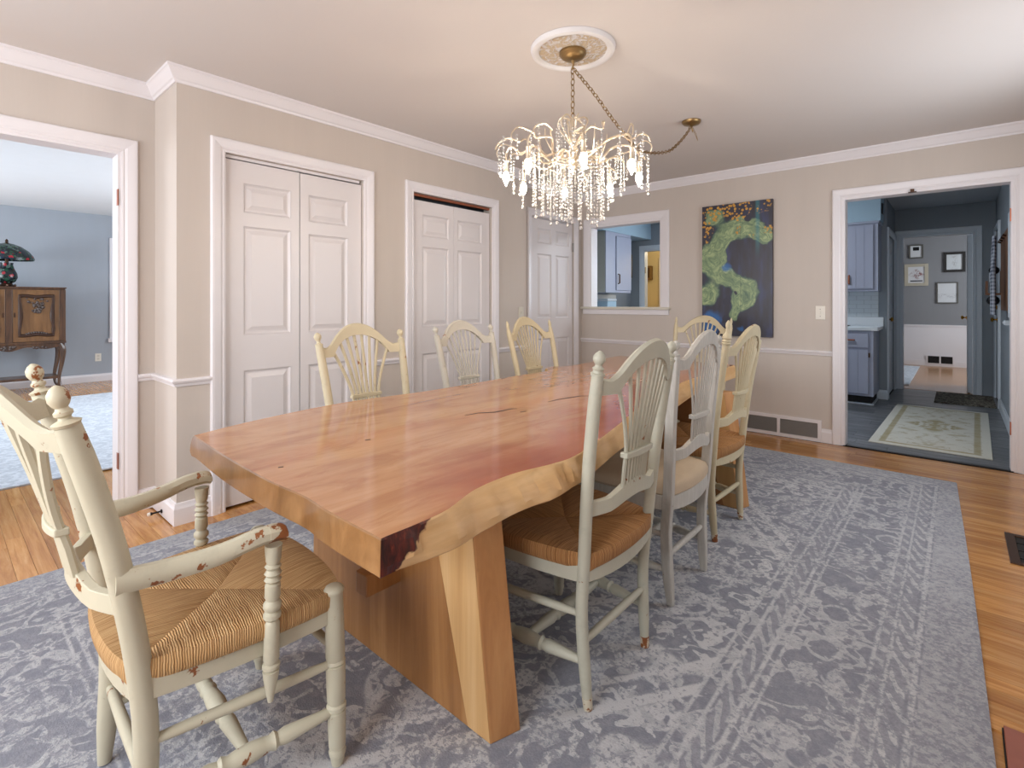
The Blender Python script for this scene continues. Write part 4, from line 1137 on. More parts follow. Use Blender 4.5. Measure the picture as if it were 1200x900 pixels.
for s in (-1, 1):
    y0, y1 = (.035, CW-.055) if s > 0 else (-CW+.055, -.035)
    yc, zc = (y0+y1)/2, 1.01
    dr = cpart('door', MB().box(0, .010, y0, y1, .675, 1.345), M['walnut_lt'], bevel=.002)
    hw, hh = (y1-y0)/2-.055, .255
    loop = []
    for k in range(48):
        a = 2*math.pi*k/48; cy_, cz_ = math.cos(a), math.sin(a)
        e = 1/max(abs(cy_), abs(cz_))**.85; pinch = 1-.10*abs(cy_)**6*(1 if abs(cz_) < .5 else 0)
        loop.append((yc+hw*cy_*e*pinch, zc+hh*cz_*e*(1-.05*math.cos(4*a))))
    rings = []
    for (yy, zz_) in loop + [loop[0]]:
        d = Vector((yy-yc, zz_-zc)).normalized()
        rings.append([(.010, yy-d.x*.024, zz_-d.y*.024), (.028, yy-d.x*.010, zz_-d.y*.010), (.028, yy+d.x*.010, zz_+d.y*.010), (.010, yy+d.x*.024, zz_+d.y*.024)])
    obj('carved_moulding', MB().loft(rings, cap=False), M['walnut_dk'], parent=dr, smooth=True)
    mb = MB()
    for k in range(34):
        dz = rs_.uniform(0, 1)
        mb.ball((.014, yc+rs_.uniform(-.13,.13)*(1-dz*.8), zc+hh*.92-dz*.20), rs_.uniform(.010,.022), 6, 4)
    for k in range(5): mb.ball((.016, yc+(k-2)*.012, zc+hh*.62-.02*abs(2-k)), .016, 6, 4)
    obj('carved_flowers', mb, M['walnut_dk'], parent=dr, smooth=True)
    mb = MB()
    for k in range(9): mb.ball((.014, yc+(k-4)*.024, zc-hh*.93+.02*(1-((k-4)/4)**2)), .014, 6, 4)
    obj('carved_leaves', mb, M['walnut_dk'], parent=dr, smooth=True)
    obj('keyhole_plate', MB().box(.010, .014, yc-s*(hw+.038)-.008, yc-s*(hw+.038)+.008, .99, 1.05), M['bronze'], parent=dr)
# scalloped apron
mb = MB(); rings = []
for i in range(33):
    y = -CW+2*CW*i/32; a = abs(y)/CW; zb = .600 - .045*math.cos(a*math.pi*1.5)**2*(1-a*.5)
    rings.append([(-.02, y, zb), (.004, y, zb), (.004, y, .642), (-.02, y, .642)])
mb.loft(rings); ap_ = cpart('apron', mb, M['walnut'])
for yc in (0, .30, -.30):
    mb = MB()
    for k in range(9): mb.ball((.006, yc+rs_.uniform(-.07,.07), .60+rs_.uniform(-.02,.02)), rs_.uniform(.010,.018), 6, 4)
    obj('carved_rosette', mb, M['walnut_dk'], parent=ap_, smooth=True)
for sx in (-1, 1):
    for sy in (-1, 1):
        x = -.03 if sx > 0 else -CD+.03; y = sy*(CW-.04)
        pts = spline([(x, y-sy*.01, .645), (x+.01, y+sy*.025, .55), (x, y+sy*.018, .40), (x-.01, y-sy*.010, .20), (x, y-sy*.002, .08), (x+.012, y+sy*.026, .03), (x+.012, y+sy*.030, .0)], 5)
        cpart('leg', MB().tube(pts, [.040-.022*min(1, i/16)+.008*max(0, i-22)/8 for i in range(len(pts))], 8), M['walnut'], smooth=True)
cpart('shelf', MB().box(-CD+.03, -.03, -CW+.05, CW-.05, .17, .20), M['walnut'], bevel=.004)

# stained-glass lamp
def m_glass_mosaic():
    t = NT('stained_glass_mosaic'); v = t.coord('Object')
    col = t.voro(v, 30, 'F1', 'Color'); ed = t.n('TexVoronoi', feature='DISTANCE_TO_EDGE'); t.val(ed.inputs['Vector'], v); ed.inputs['Scale'].default_value = 30
    s3 = t.sep(col); c = t.ramp(s3[0], [(0, srgb(22, 34, 34)), (.35, srgb(34, 70, 54)), (.55, srgb(24, 36, 54)), (.72, srgb(74, 96, 88)), (.88, srgb(30, 52, 44)), (.95, srgb(150, 34, 44))], 'CONSTANT')
    c = t.mix(t.step(ed.outputs['Distance'], .02, .05), srgb(14, 14, 16), c)
    return t.done(c, .25)
M['mosaic'] = m_glass_mosaic()
lp = thing('table_lamp', 'stained-glass mosaic table lamp on the carved cabinet', 'lamp', (-9.22, .655, 1.383))
def lat(prof, seg=24): return MB().loft([[(r*math.cos(2*math.pi*j/seg), r*math.sin(2*math.pi*j/seg), z) for j in range(seg)] for r, z in prof])
obj('foot', lat([(.075,0),(.085,.012),(.06,.03),(.05,.045)]), M['bronze'], parent=lp, smooth=True)
for k in range(5):
    a = 2*math.pi*k/5; obj('claw', MB().ball((.078*math.cos(a), .078*math.sin(a), .018), .018, 6, 4), M['bronze'], parent=lp, smooth=True)
obj('body', lat([(.05,.045),(.085,.07),(.105,.12),(.10,.17),(.075,.23),(.06,.28),(.065,.31)]), M['mosaic'], parent=lp, smooth=True)
obj('stem', lat([(.02,.31),(.015,.50),(.012,.57)], 10), M['bronze'], parent=lp, smooth=True)
obj('shade', MB().loft([[(r*math.cos(2*math.pi*j/28), r*math.sin(2*math.pi*j/28), z) for j in range(28)] for r, z in ((.262,.345),(.268,.365),(.255,.40),(.21,.465),(.14,.52),(.07,.552),(.03,.562))], cap=False), M['mosaic'], parent=lp, smooth=True)
obj('finial', lat([(.03,.560),(.012,.575),(.018,.59),(.006,.615)], 10), M['bronze'], parent=lp, smooth=True)

# ================================================================== KITCHEN
ZK = 2.45; YW = 7.69; XKR = .36; XRT = -.65; YF = 8.75; XKL = -4.10
wall('wall_kitchen_left', 'x', XKL-.1, XKL, YB+.12, YW, 0, ZK, [], M['k_wall'], 'blue kitchen wall behind the corner cupboard')
wall('wall_kitchen_back', 'y', YW, YW+.10, XKL-.1, XRT, 0, ZK, [(-3.86,-3.08,-1,2.03),(-2.65,-1.35,1.14,2.10)], M['k_wall'], 'blue kitchen wall with a doorway to a yellow room')
wall('wall_kitchen_return', 'x', XRT-.10, XRT, YW+.10, YF, 0, ZK, [(7.80,8.62,-1,2.03)], M['k_wall'], 'blue kitchen wall return with a white door')
wall('wall_kitchen_right', 'x', XKR, XKR+.1, YB+.12, YF, 0, ZK, [(7.86,8.70,-1,2.06)], M['k_wall'], 'blue kitchen wall with hanging rack')
wall('wall_kitchen_far', 'y', YF, YF+.12, XRT-.1, XKR+.1, 0, ZK, [(-.572,.16,-1,2.08)], M['k_wall'], 'blue kitchen wall with doorway to the grey hall')
struct('wall_kitchen_front', MB().box(XKL, -3.15, YB+.12, YB+.124, 0, ZK).box(-2.295, -.71, YB+.12, YB+.124, 0, ZK).box(-3.15, -2.295, YB+.12, YB+.124, 0, 1.13).box(-3.15,-2.295,YB+.12,YB+.124,2.04,ZK).box(.294, XKR, YB+.12, YB+.124, 0, ZK).box(-.71, .294, YB+.12, YB+.124, 2.036, ZK), M['k_wall'], 'kitchen side of the back wall', 'wall')
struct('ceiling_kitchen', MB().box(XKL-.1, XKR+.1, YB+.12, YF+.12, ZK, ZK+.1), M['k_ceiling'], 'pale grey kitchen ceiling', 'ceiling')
kf = struct('floor_kitchen', MB().box(XKL-.1, XKR+.1, YB, YF+.12, -.08, -.004), M['dark'], 'grey plank floor of the kitchen', 'floor')
KW = .148; rk = random.Random(9); kp = None
y = YB + .018; r = 0
while y < YF:
    yc = y + KW/2; x = -1.25 if yc < YW else XRT
    if yc + KW/2 > YF + .12: break
    while x < XKR - .02:
        e = x + rk.uniform(.5, 1.2); e = XKR if XKR - e < .25 else e
        if kp is None: kp = obj('plank', MB().box(-.5, .5, -KW/2+.001, KW/2-.001, -.004, 0), M['vinyl'], parent=kf); o = kp
        else: o = kp.copy(); COL.objects.link(o)
        o.location = ((x+e)/2, yc, 0); o.scale = (e-x-.002, 1, 1); x = e
    y += KW
struct('threshold_kitchen', MB().box(-.71, .294, YB-.004, YB+.024, -.004, .005), M['black'], 'dark threshold strip under the kitchen doorway', 'threshold')
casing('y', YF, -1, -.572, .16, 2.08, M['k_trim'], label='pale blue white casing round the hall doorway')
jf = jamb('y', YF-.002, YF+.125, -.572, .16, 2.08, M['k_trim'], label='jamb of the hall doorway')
casing('y', YW, -1, -3.86, -3.08, 2.03, M['k_trim'], label='pale casing round the yellow room doorway')
jy = jamb('y', YW-.002, YW+.105, -3.86, -3.08, 2.03, M['k_trim'], label='jamb of the yellow room doorway')
obj('hinge', MB().box(-3.8465, -3.842, YW+.004, YW+.04, 1.66, 1.76), M['steel'], parent=jy)
casing('x', XRT, 1, 7.80, 8.62, 2.03, M['k_trim'], label='white casing round the kitchen side door')
casing('x', XKR, -1, 7.86, 8.70, 2.06, M['k_trim'], prof=[(o*.5, h) for o, h in CAS], label='white casing round the outside door')
sweep('baseboard_kitchen', [(XKR,YB+.13),(XKR,7.81)], BASE, M['k_trim'], 'white kitchen baseboard below the hanging rack', 'baseboard')
sweep('baseboard_return', [(XRT,YW+.03),(XRT,YW-.03),(XRT-.10,YW-.03)], BASE, M['k_trim'], 'white baseboard at the end of the cabinets', 'baseboard')
dk = obj('door_4', MB().box(XRT-.09, XRT-.05, 7.80, 7.81, 0, 2.03), M['k_trim']); dk['kind'] = 'structure'; dk['label'] = 'white panelled kitchen side door with brass knob'; dk['category'] = 'door'
lf = leaf(dk, 'x', XRT-.012, 1, 7.81, 8.612, .01, 2.022, [(7.92,8.18,1.65,1.86),(8.25,8.51,1.65,1.86),(7.92,8.18,1.0,1.55),(8.25,8.51,1.0,1.55),(7.92,8.18,.22,.82),(8.25,8.51,.22,.82)], M['k_trim'])
obj('door_knob', MB().lathe((XRT-.012, 7.89, .97), (XRT+.05, 7.89, .97), [(0,.026),(.1,.026),(.15,.010),(.5,.010),(.6,.024),(.8,.029),(1,.016)], 10), M['brass'], parent=lf, smooth=True)
dk = obj('door_5', MB().box(XKR+.05, XKR+.09, 7.86, 7.87, 0, 2.06), M['k_trim']); dk['kind'] = 'structure'; dk['label'] = 'white outside door with brass knob and hinges past the rack'; dk['category'] = 'door'
lf = leaf(dk, 'x', XKR+.006, -1, 7.868, 8.692, .01, 2.052, [(7.98,8.24,1.65,1.90),(8.32,8.58,1.65,1.90),(7.98,8.24,1.0,1.55),(8.32,8.58,1.0,1.55),(7.98,8.24,.22,.82),(8.32,8.58,.22,.82)], M['k_trim'])
obj('door_knob', MB().lathe((XKR+.006, 8.60, .97), (XKR-.055, 8.60, .97), [(0,.026),(.1,.026),(.15,.010),(.5,.010),(.6,.024),(.8,.029),(1,.016)], 10), M['brass'], parent=lf, smooth=True)
obj('deadbolt', MB().lathe((XKR+.006, 8.60, 1.12), (XKR-.02, 8.60, 1.12), [(0,.026),(.8,.026),(1,.02)], 10), M['brass'], parent=lf, smooth=True)

# cabinets along the kitchen back wall
CR = -.725
def cab(name, label, x0, x1, yf, z0, z1):
    return thing(name, label, 'cabinet', ((x0+x1)/2, yf, z0))
def slab_door(parent, x0, x1, z0, z1, n, name='door', th=.02, mat='k_cab'):
    """door made of upright boards, y=0 is the cabinet front"""
    d_ = obj(name, MB().box(x0, x1, -th*.6, 0, z0, z1), M[mat], parent=parent)
    w_ = (x1-x0)/n
    for i in range(n):
        obj('board', MB().box(x0+i*w_+.0015, x0+(i+1)*w_-.0015, -th, -th*.6, z0, z1), M[mat], parent=d_)
    return d_
bx0, bx1 = -1.42, CR
c_ = thing('base_cabinet', 'periwinkle base cabinet with drawer below the white counter', 'cabinet', (bx1, 7.10, 0))
obj('body', MB().box(bx0-bx1, 0, .002, .585, .10, .852), M['k_cab'], parent=c_)
obj('toe_kick', MB().box(bx0-bx1, -.02, .06, .55, .012, .10), M['dark'], parent=c_)
obj('toe_strip', MB().box(bx0-bx1, .0, .03, .585, 0, .014), M['k_trim'], parent=c_)
dr = obj('drawer', MB().box(-.52, -.045, -.018, .002, .66, .82), M['k_cab'], parent=c_, bevel=.003)
obj('handle', MB().tube([(-.30,-.018,.745),(-.30,-.04,.745),(-.18,-.04,.745),(-.18,-.018,.745)], .009, 8), M['copper'], parent=dr, smooth=True)
dd = slab_door(c_, -.52, -.045, .13, .635, 5)
obj('hinge', MB().box(-.045, -.030, -.02, .0, .55, .60), M['bronze'], parent=dd)
ct = obj('countertop', MB().box(bx0, CR+.045, 7.075, YW, .855, .893).box(bx0, CR+.045, YW-.02, YW, .893, 1.0), M['counter'], bevel=.004)
tag(ct, 'white laminate countertop with upstand on the base cabinet', 'counter')
kn = obj('dish', MB().loft([[(r*math.cos(2*math.pi*j/14)*1.7, r*math.sin(2*math.pi*j/14), z) for j in range(14)] for r, z in ((.03,0),(.05,.012),(.046,.014),(.026,.004))]), M['black'], loc=(-1.05, 7.28, .8935), smooth=True)
tag(kn, 'small dark dish lying on the white kitchen counter', 'dish')
M['tile'] = plain('white_glazed_tile', srgb(206, 214, 218), .15, var=.04, scale=9)
M['grout'] = plain('grey_grout', srgb(168, 174, 178), .8)
bs = struct('wall_backsplash', MB().box(-1.42, CR-.005, YW-.006, YW, 1.0, 1.316), M['grout'], 'white tile backsplash above the counter', 'wall')
tm = None
for r in range(6):
    z = 1.003 + r*.0522; off_ = -.075 if r % 2 else 0; x = -1.41 + off_
    while x < CR-.01:
        a, b = max(x, -1.418), min(x+.148, CR-.007)
        if b-a > .02:
            if tm is None: tm = obj('tile', MB().box(-.5, .5, -.004, 0, 0, .0495), M['tile'], parent=bs); o = tm
            else: o = tm.copy(); COL.objects.link(o)
            o.location = ((a+b)/2, YW-.006, z); o.scale = (b-a, 1, 1)
        x += .152
u_ = thing('wall_cabinet', 'periwinkle wall cabinet with plank door above the tiles', 'cabinet', (CR+.02, 7.36, 1.316))
obj('body', MB().box(-.75, 0, .002, .33, 0, .83), M['k_cab'], parent=u_)
obj('moulding', MB().box(-.75, .015, -.02, .33, .800, .832), M['k_cab'], parent=u_, bevel=.006)
ud = slab_door(u_, -.47, -.045, .03, .78, 5)
obj('handle', MB().tube([(-.285,-.02,.09),(-.285,-.042,.10),(-.285,-.042,.18),(-.285,-.02,.19)], .010, 8), M['copper'], parent=ud, smooth=True)
struct('wall_soffit', MB().box(-1.6, CR+.045, 7.36, YW, 2.148, ZK), M['soffit'], 'pale blue soffit above the wall cabinet', 'wall')
sp_ = thing('soffit_vent', 'dark vent cover on the soffit side', 'vent', (CR+.045, 7.50, 2.30))
obj('cover', MB().box(0, .008, -.05, .05, -.06, .06), M['black'], parent=sp_)
obj('rim', MB().box(.008, .011, -.055, .055, .055, .062).box(.008, .011, -.055, .055, -.062, -.055), M['bronze'], parent=sp_)
# corner cupboard seen through the hatch
q_ = thing('corner_wall_cabinet', 'periwinkle wall cabinet with bronze pull seen through the hatch', 'cabinet', (-3.75, 6.29, 1.326))
obj('body', MB().box(-.35, -.002, .004, .73, 0, .872), M['k_cab'], parent=q_)
obj('side_panel', MB().box(-.35, -.004, -.004, .004, 0, .872), M['cream_side'], parent=q_, label='cream painted side panel')
obj('face_frame', MB().box(-.002, .010, .0, .27, 0, .872).box(-.002, .010, .27, .73, .83, .872).box(-.002, .010, .27, .73, 0, .03), M['k_cab'], parent=q_)
qd = obj('door', MB().box(-.002, .022, .285, .725, .035, .82), M['k_cab'], parent=q_, bevel=.003)
obj('handle', MB().tube([(.022,.33,.13),(.046,.33,.14),(.046,.33,.26),(.022,.33,.27)], .010, 8), M['bronze'], parent=qd, smooth=True)
struct('wall_soffit_corner', MB().box(XKL, -3.735, YB+.124, YW, 2.20, ZK), M['soffit'], 'pale blue soffit over the corner cupboard', 'wall')
kb = thing('wall_strip', 'narrow black strip on the wall beside the corner cupboard', 'strip', (XKL, 7.2, 1.5))
obj('strip', MB().box(0, .33, -.10, -.07, .06, .42), M['black'], parent=kb)
obj('bracket', MB().box(0, .02, -.12, -.05, .18, .26), M['steel'], parent=kb)
b2 = thing('kitchen_sideboard', 'blue base cabinet with white counter under the corner cupboard', 'cabinet', (XKL+.003, 6.6, 0))
obj('body', MB().box(.0, .58, -1.4, .6, .1, .86), M['k_cab'], parent=b2)
obj('counter', MB().box(.0, .62, -1.42, .62, .86, .90), M['counter'], parent=b2, bevel=.004)
struct('wall_backsplash_corner', MB().box(XKL, XKL+.003, 5.1, 7.2, .90, 1.30), M['tile'], 'white tiled strip behind the corner counter', 'wall')
jar = thing('canister', 'pale blue canister standing on the counter behind the hatch', 'canister', (-3.93, 6.62, .901))
obj('jar', MB().box(-.10, .10, -.13, .13, 0, .30), M['soffit'], parent=jar, bevel=.012)
obj('lid', MB().box(-.103, .103, -.133, .133, .30, .335), M['k_trim'], parent=jar, bevel=.008)
# yellow room
wall('wall_yellow', 'y', 9.6, 9.7, -5.2, -2.4, 0, ZK, [], M['yellow'], 'yellow wall seen through the hatch')
struct('wall_yellow_left', MB().box(-5.2, -5.1, YW+.1, 9.6, 0, ZK).box(-2.5, -2.4, YW+.1, 9.6, 0, ZK).box(-5.1, -2.5, YW+.1, YW+.104, 2.03, ZK).box(-5.1,-3.86,YW+.1,YW+.104,0,ZK).box(-3.08,-2.5,YW+.1,YW+.104,0,ZK), M['yellow'], 'yellow side walls of the small room', 'wall')
struct('ceiling_yellow', MB().box(-5.2, -2.4, YW+.1, 9.7, ZK, ZK+.1), M['lr_ceiling'], 'ceiling of the yellow room', 'ceiling')
struct('floor_yellow', MB().box(-5.2, -2.4, YW+.1, 9.7, -.08, 0), M['oak_plain'], 'floor of the yellow room', 'floor')
casing('y', 9.6, -1, -4.42, -3.6, 2.0, M['cream_side'], label='cream casing of a door in the yellow room')
dy = obj('door_6', MB().box(-4.42, -3.6, 9.57, 9.59, 0, 2.0), M['cream_side']); dy['kind'] = 'structure'; dy['label'] = 'cream door in the yellow room'; dy['category'] = 'door'
wc = thing('wall_box', 'small gold and dark wall box in the yellow room', 'wall box', (-4.72, 9.6, 1.78))
obj('case', MB().box(-.10, .10, -.10, 0, -.14, .14), M['antique'], parent=wc, bevel=.01)
obj('face', MB().box(-.07, .07, -.108, -.10, -.10, .10), M['walnut'], parent=wc)
li = bpy.data.lights.new('yellow_room_lamp', 'POINT'); li.energy = 36; li.color = (1, .84, .58); li.shadow_soft_size = .12
lo = bpy.data.objects.new('yellow_room_lamp', li); lo.location = (-3.4, 8.7, 2.25); COL.objects.link(lo)

# rugs on the kitchen floor
def m_runner():
    t = NT('faded_cream_rug'); v = t.coord('Object'); p = t.sep(v)
    d = t.math('MINIMUM', t.math('SUBTRACT', .385, t.math('ABSOLUTE', p[0])), t.math('SUBTRACT', 1.08, t.math('ABSOLUTE', p[1])))
    n = t.noise(t.comb(t.math('ABSOLUTE', p[0]), t.math('ABSOLUTE', p[1]), 0), 9, 4, .6, 1.2); f = t.noise(v, 80, 2)
    m_ = t.math('MULTIPLY', t.step(n, .5, .62), .6)
    cen = t.math('SUBTRACT', 1.0, t.step(t.math('ADD', t.math('MULTIPLY', t.math('ABSOLUTE', p[0]), 1.6), t.math('ABSOLUTE', p[1])), .25, .42))
    m_ = t.math('MAXIMUM', m_, t.math('MULTIPLY', cen, t.step(n, .40, .5)))
    m_ = t.math('MAXIMUM', m_, t.math('MULTIPLY', t.band(d, .085, .022), t.math('ADD', .35, n)))
    m_ = t.math('MULTIPLY', m_, t.step(d, .05, .06))
    c = t.mix(m_, srgb(204, 202, 190), srgb(160, 148, 112)); c = t.mix(t.math('MULTIPLY', f, .25), c, srgb(150, 150, 146))
    t.bump(f, .3, .003); return t.done(c, .95, spec=.1)
M['runner'] = m_runner()
rn = obj('kitchen_rug', MB().box(-.385, .385, -1.08, 1.08, 0, .007), M['runner'], loc=(-.163, 6.31, 0), bevel=.003); rn.rotation_euler = (0, 0, R(-1.2))
tag(rn, 'faded cream and olive rug on the grey kitchen floor', 'rug')
M['mat'] = m_rug2('mottled_grey_mat', srgb(72, 66, 58), srgb(140, 134, 122), 22)
mt = obj('door_mat', MB().box(-.27, .27, -.46, .46, 0, .010), M['mat'], loc=(.06, 8.27, 0), bevel=.004); tag(mt, 'mottled grey brown door mat before the hall doorway', 'mat')

# kitchen ceiling lamp (out of the photograph's sight, lights the cabinets)
kl = thing('kitchen_ceiling_lamp', 'round white flush lamp on the kitchen ceiling', 'lamp', (-1.9, 6.2, ZK))
obj('lamp_base', MB().loft([[(r_*math.cos(2*math.pi*j/24), r_*math.sin(2*math.pi*j/24), z) for j in range(24)] for r_, z in ((.17,0),(.17,-.03),(.16,-.035))]), M['white'], parent=kl, smooth=True)
obj('diffuser', MB().loft([[(r_*math.cos(2*math.pi*j/24), r_*math.sin(2*math.pi*j/24), z) for j in range(24)] for r_, z in ((.155,-.034),(.15,-.07),(.11,-.095),(.04,-.105))]), emit('kitchen_lamp_glow', (.93, .96, 1.0), 75.0), parent=kl, smooth=True)
# rack on the kitchen right wall
rk_ = thing('hanging_rack', 'wooden hanging rack board on the blue kitchen wall', 'rack', (XKR, 6.95, 1.0))
M['rackwood'] = m_wood('brown_rack_wood', srgb(92, 56, 30), srgb(126, 80, 44), srgb(150, 100, 60), (4, 8, 1), 1.5, .5, 0)
obj('board', MB().box(-.018, 0, -.50, .45, .10, .86), M['rackwood'], parent=rk_, bevel=.003)
for y_ in (-.35, -.1, .15, .38): obj('peg', MB().lathe((-.018, y_, .80), (-.045, y_, .81), [(0,.009),(.8,.009),(.85,.015),(1,.013)], 8), M['bronze'], parent=rk_, smooth=True)
def m_check():
    t = NT('grey_checked_cloth'); v = t.coord('Object'); p = t.sep(v)
    a = t.step(t.math('SINE', t.math('MULTIPLY', p[1], 180)), -.2, .2); b = t.step(t.math('SINE', t.math('MULTIPLY', p[2], 180)), -.2, .2)
    return t.done(t.mix(t.math('MULTIPLY', t.math('ADD', a, b), .5), srgb(84, 90, 104), srgb(178, 184, 194)), .9)
M['check'] = m_check()
mb = MB(); rings = []
for i in range(13):
    y_ = -.13+.26*i/12; xw = -.055-.014*math.sin(i*1.3)
    rings.append([(xw, y_*(.55), .82), (xw-.004, y_*(.55), .82), (xw-.016, y_, .45), (xw-.014, y_*1.05, .06), (xw-.004, y_*1.05, .06), (xw-.006, y_, .45)])
mb.loft(rings); tw = obj('hanging_towel', mb, M['check'], loc=(XKR-.034, 6.80, 1.0), smooth=True); tag(tw, 'grey checked towel hanging from the rack', 'towel')
mg = thing('letter_holder', 'wooden letter holder with dark items at the rack end', 'letter holder', (XKR-.0, 7.58, 1.26))
obj('tray', MB().box(-.13, 0, -.12, .12, 0, .02).box(-.13, -.115, -.12, .12, .02, .15).box(-.012, 0, -.12, .12, .02, .26), M['rackwood'], parent=mg)
obj('letter', MB().box(-.10, -.09, -.11, .10, .02, .24), M['k_trim'], parent=mg)
obj('bundle', MB().ball((-.07, 0, -.06), .055, 8, 6).ball((-.06, .06, .27), .045, 8, 6), M['black'], parent=mg, smooth=True)
fr = thing('white_wall_frame', 'white framed panel on the kitchen wall beside the doorway casing', 'frame', (XKR, 5.98, 1.45))
obj('frame', MB().box(-.03, 0, -.2, -.16, -.40, .50).box(-.03, 0, .16, .20, -.40, .50).box(-.03, 0, -.16, .16, .46, .50).box(-.03, 0, -.16, .16, -.40, -.36), M['k_trim'], parent=fr)
obj('panel', MB().box(-.012, 0, -.16, .16, -.36, .46), M['k_trim'], parent=fr)
sw_ = thing('kitchen_switch', 'white switch box below the frame on the kitchen wall', 'switch', (XKR, 6.25, 1.0))
obj('plate', MB().box(-.05, 0, -.08, .08, -.02, .02), M['k_trim'], parent=sw_, bevel=.003); obj('toggle', MB().box(-.06, -.05, -.01, .01, -.01, .01), M['k_trim'], parent=sw_)

# ================================================================== GREY HALL beyond the kitchen
YH = 12.35
wall('wall_hall_far', 'y', YH, YH+.1, -2.4, 1.7, .745, 2.6, [], M['far_wall'], 'grey hall wall hung with four framed pictures')
wall('wall_hall_wainscot', 'y', YH-.012, YH+.1, -2.4, 1.7, 0, .735, [], M['trim'], 'white wainscot below the grey hall wall')
struct(trim_name(), MB().box(-2.4, 1.7, YH-.025, YH, .735, .765), M['trim'], 'white cap rail on the wainscot', 'trim')
struct('baseboard_hall', MB().box(-2.4, 1.7, YH-.028, YH-.012, 0, .10), M['trim'], 'white baseboard of the hall', 'baseboard')
struct('wall_hall_left', MB().box(-2.4, -2.3, YF+.12, YH, 0, 2.6), M['far_wall'], 'grey hall side wall', 'wall')
wall('wall_hall_right', 'x', 1.6, 1.7, YF+.12, YH, 0, 2.6, [(9.95,11.45,.8,2.2)], M['far_wall'], 'grey hall wall with a window')
struct('wall_hall_near', MB().box(-2.3, -.572, YF+.12, YF+.124, 0, 2.6).box(.16, 1.6, YF+.12, YF+.124, 0, 2.6).box(-.572, .16, YF+.12, YF+.124, 2.08, 2.6), M['far_wall'], 'hall side of the kitchen wall', 'wall')
struct('ceiling_hall', MB().box(-2.4, 1.7, YF+.12, YH+.1, 2.5, 2.6), M['lr_ceiling'], 'white hall ceiling', 'ceiling')
struct('floor_hall', MB().box(-2.4, 1.7, YF+.10, YH+.1, -.08, 0), M['oak_plain'], 'oak floor of the hall', 'floor')
hr = obj('hall_rug', MB().box(-2.0, -.52, 9.2, 12.0, 0, .010), M['lr_rug'], bevel=.003); tag(hr, 'pale rug on the oak hall floor', 'rug')
hd = obj('door_7', MB().box(.125, .145, YF+.13, YF+.135, 0, 2.07), M['k_trim']); hd['kind'] = 'structure'; hd['label'] = 'white hall door standing open against its jamb'; hd['category'] = 'door'
lf = leaf(hd, 'x', .098, -1, YF+.14, YF+.90, .01, 2.06, [(YF+.24,YF+.49,1.65,1.90),(YF+.56,YF+.80,1.65,1.90),(YF+.24,YF+.49,1.0,1.55),(YF+.56,YF+.80,1.0,1.55),(YF+.24,YF+.49,.22,.82),(YF+.56,YF+.80,.22,.82)], M['k_trim'])
obj('door_knob', MB().lathe((.098, YF+.83, .97), (.035, YF+.83, .97), [(0,.026),(.1,.026),(.15,.010),(.5,.010),(.6,.024),(.8,.029),(1,.016)], 10), M['brass'], parent=lf, smooth=True)
hv = thing('hall_vent', 'dark double vent in the hall wainscot', 'vent', (-.242, YH-.028, .035))
obj('frame', MB().box(-.20, .20, -.008, 0, 0, .17), M['trim'], parent=hv)
for a in (-.175, .012):
    mb = MB().box(a, a+.163, -.010, -.008, .02, .15)
    for k in range(6): mb.box(a, a+.163, -.014, -.010, .028+k*.02, .034+k*.02)
    obj('louvre', mb, M['black'], parent=hv)
M['paper'] = plain('white_mount_paper', srgb(214, 216, 218), .8, var=.02)
M['greyframe'] = plain('grey_frame_wood', srgb(92, 90, 84), .5, var=.1)
M['creamframe'] = plain('pale_frame_wood', srgb(186, 178, 160), .5, var=.08)
M['blackframe'] = plain('black_frame_wood', srgb(34, 30, 28), .4, var=.15)
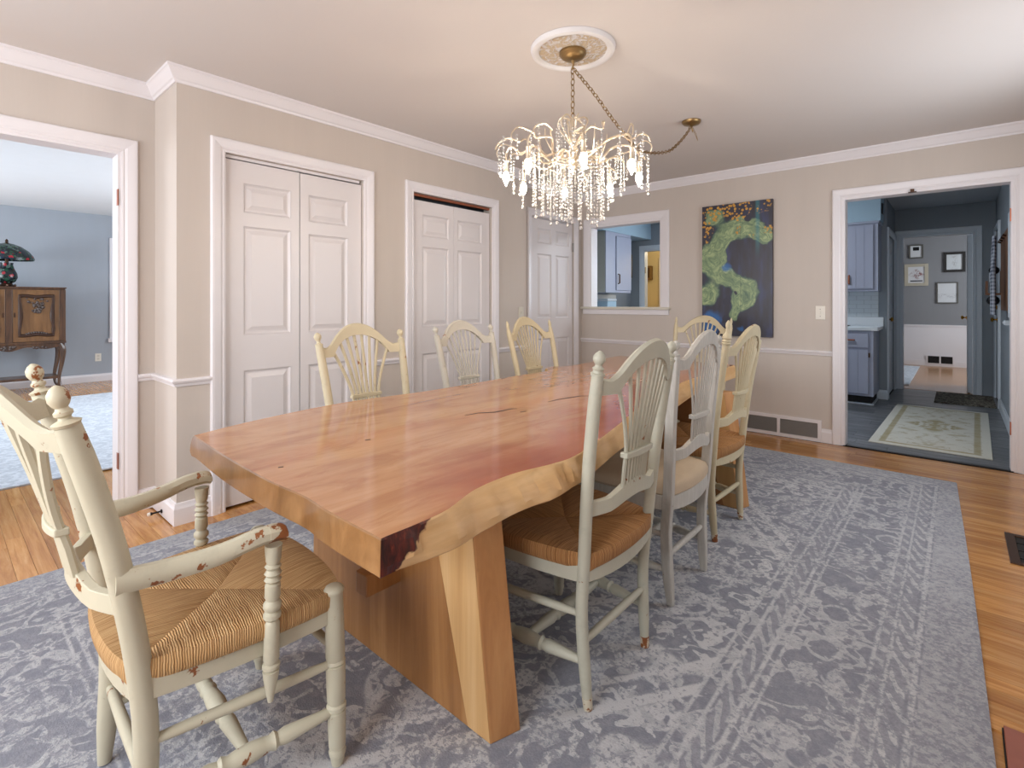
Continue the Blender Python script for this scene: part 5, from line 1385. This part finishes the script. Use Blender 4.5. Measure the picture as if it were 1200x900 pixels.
def m_print(name, kind):
    t = NT(name); v = t.coord('Object'); p = t.sep(v); n = t.noise(v, 22, 4, .6, 1.2)
    if kind == 'photo': k = t.math('MULTIPLY', t.step(n, .44, .58), t.math('SUBTRACT', 1.0, t.step(t.math('ADD', t.math('ABSOLUTE', p[0]), t.math('ABSOLUTE', p[2])), .08, .14))); c = t.mix(k, srgb(216, 216, 218), t.mix(t.noise(v, 40, 2), srgb(40, 44, 60), srgb(190, 130, 120)))
    elif kind == 'line': k = t.math('MULTIPLY', t.band(n, .5, .012, .01), t.math('SUBTRACT', 1.0, t.step(t.math('ABSOLUTE', t.math('ADD', p[2], .06)), .03, .05))); c = t.mix(t.math('MULTIPLY', k, .7), srgb(212, 214, 216), srgb(90, 90, 96))
    else: k = t.math('MULTIPLY', t.band(p[0], .0, .03, .03), t.step(n, .45, .6)); c = t.mix(t.math('MULTIPLY', k, .5), srgb(206, 210, 212), srgb(130, 120, 110))
    return t.done(c, .5)
def picture(label, x0, x1, z0, z1, fw_, fm, pm_, inner=None):
    t = thing('framed_picture', label, 'picture', ((x0+x1)/2, YH, (z0+z1)/2), group='framed pictures on the grey hall wall')
    hw, hh = (x1-x0)/2, (z1-z0)/2
    mb = MB().box(-hw, -hw+fw_, -.025, 0, -hh, hh).box(hw-fw_, hw, -.025, 0, -hh, hh).box(-hw+fw_, hw-fw_, -.025, 0, hh-fw_, hh).box(-hw+fw_, hw-fw_, -.025, 0, -hh, -hh+fw_)
    obj('frame', mb, M[fm], parent=t)
    obj('print', MB().box(-hw+fw_, hw-fw_, -.012, -.004, -hh+fw_, hh-fw_), pm_, parent=t)
    if inner:
        a, b, c, d = inner; obj('motif', MB().box(a, b, -.014, -.012, c, d), M['black'], parent=t)
picture('small grey framed print with a dark square motif', -.70, -.486, 2.02, 2.28, .022, 'greyframe', M['paper'], (-.045, .045, .02, .085))
picture('wide cream framed print with a dark sketch and caption', -.767, -.411, 1.50, 1.915, .055, 'creamframe', m_print('sketch_print', 'photo'), (-.09, .09, -.125, -.105))
picture('thick black framed pale print on the grey hall wall', -.197, .11, 1.74, 2.107, .045, 'blackframe', m_print('pale_print', 'pale'))
picture('thin dark framed line drawing on the grey hall wall', -.294, .011, 1.167, 1.557, .018, 'greyframe', m_print('line_print', 'line'))
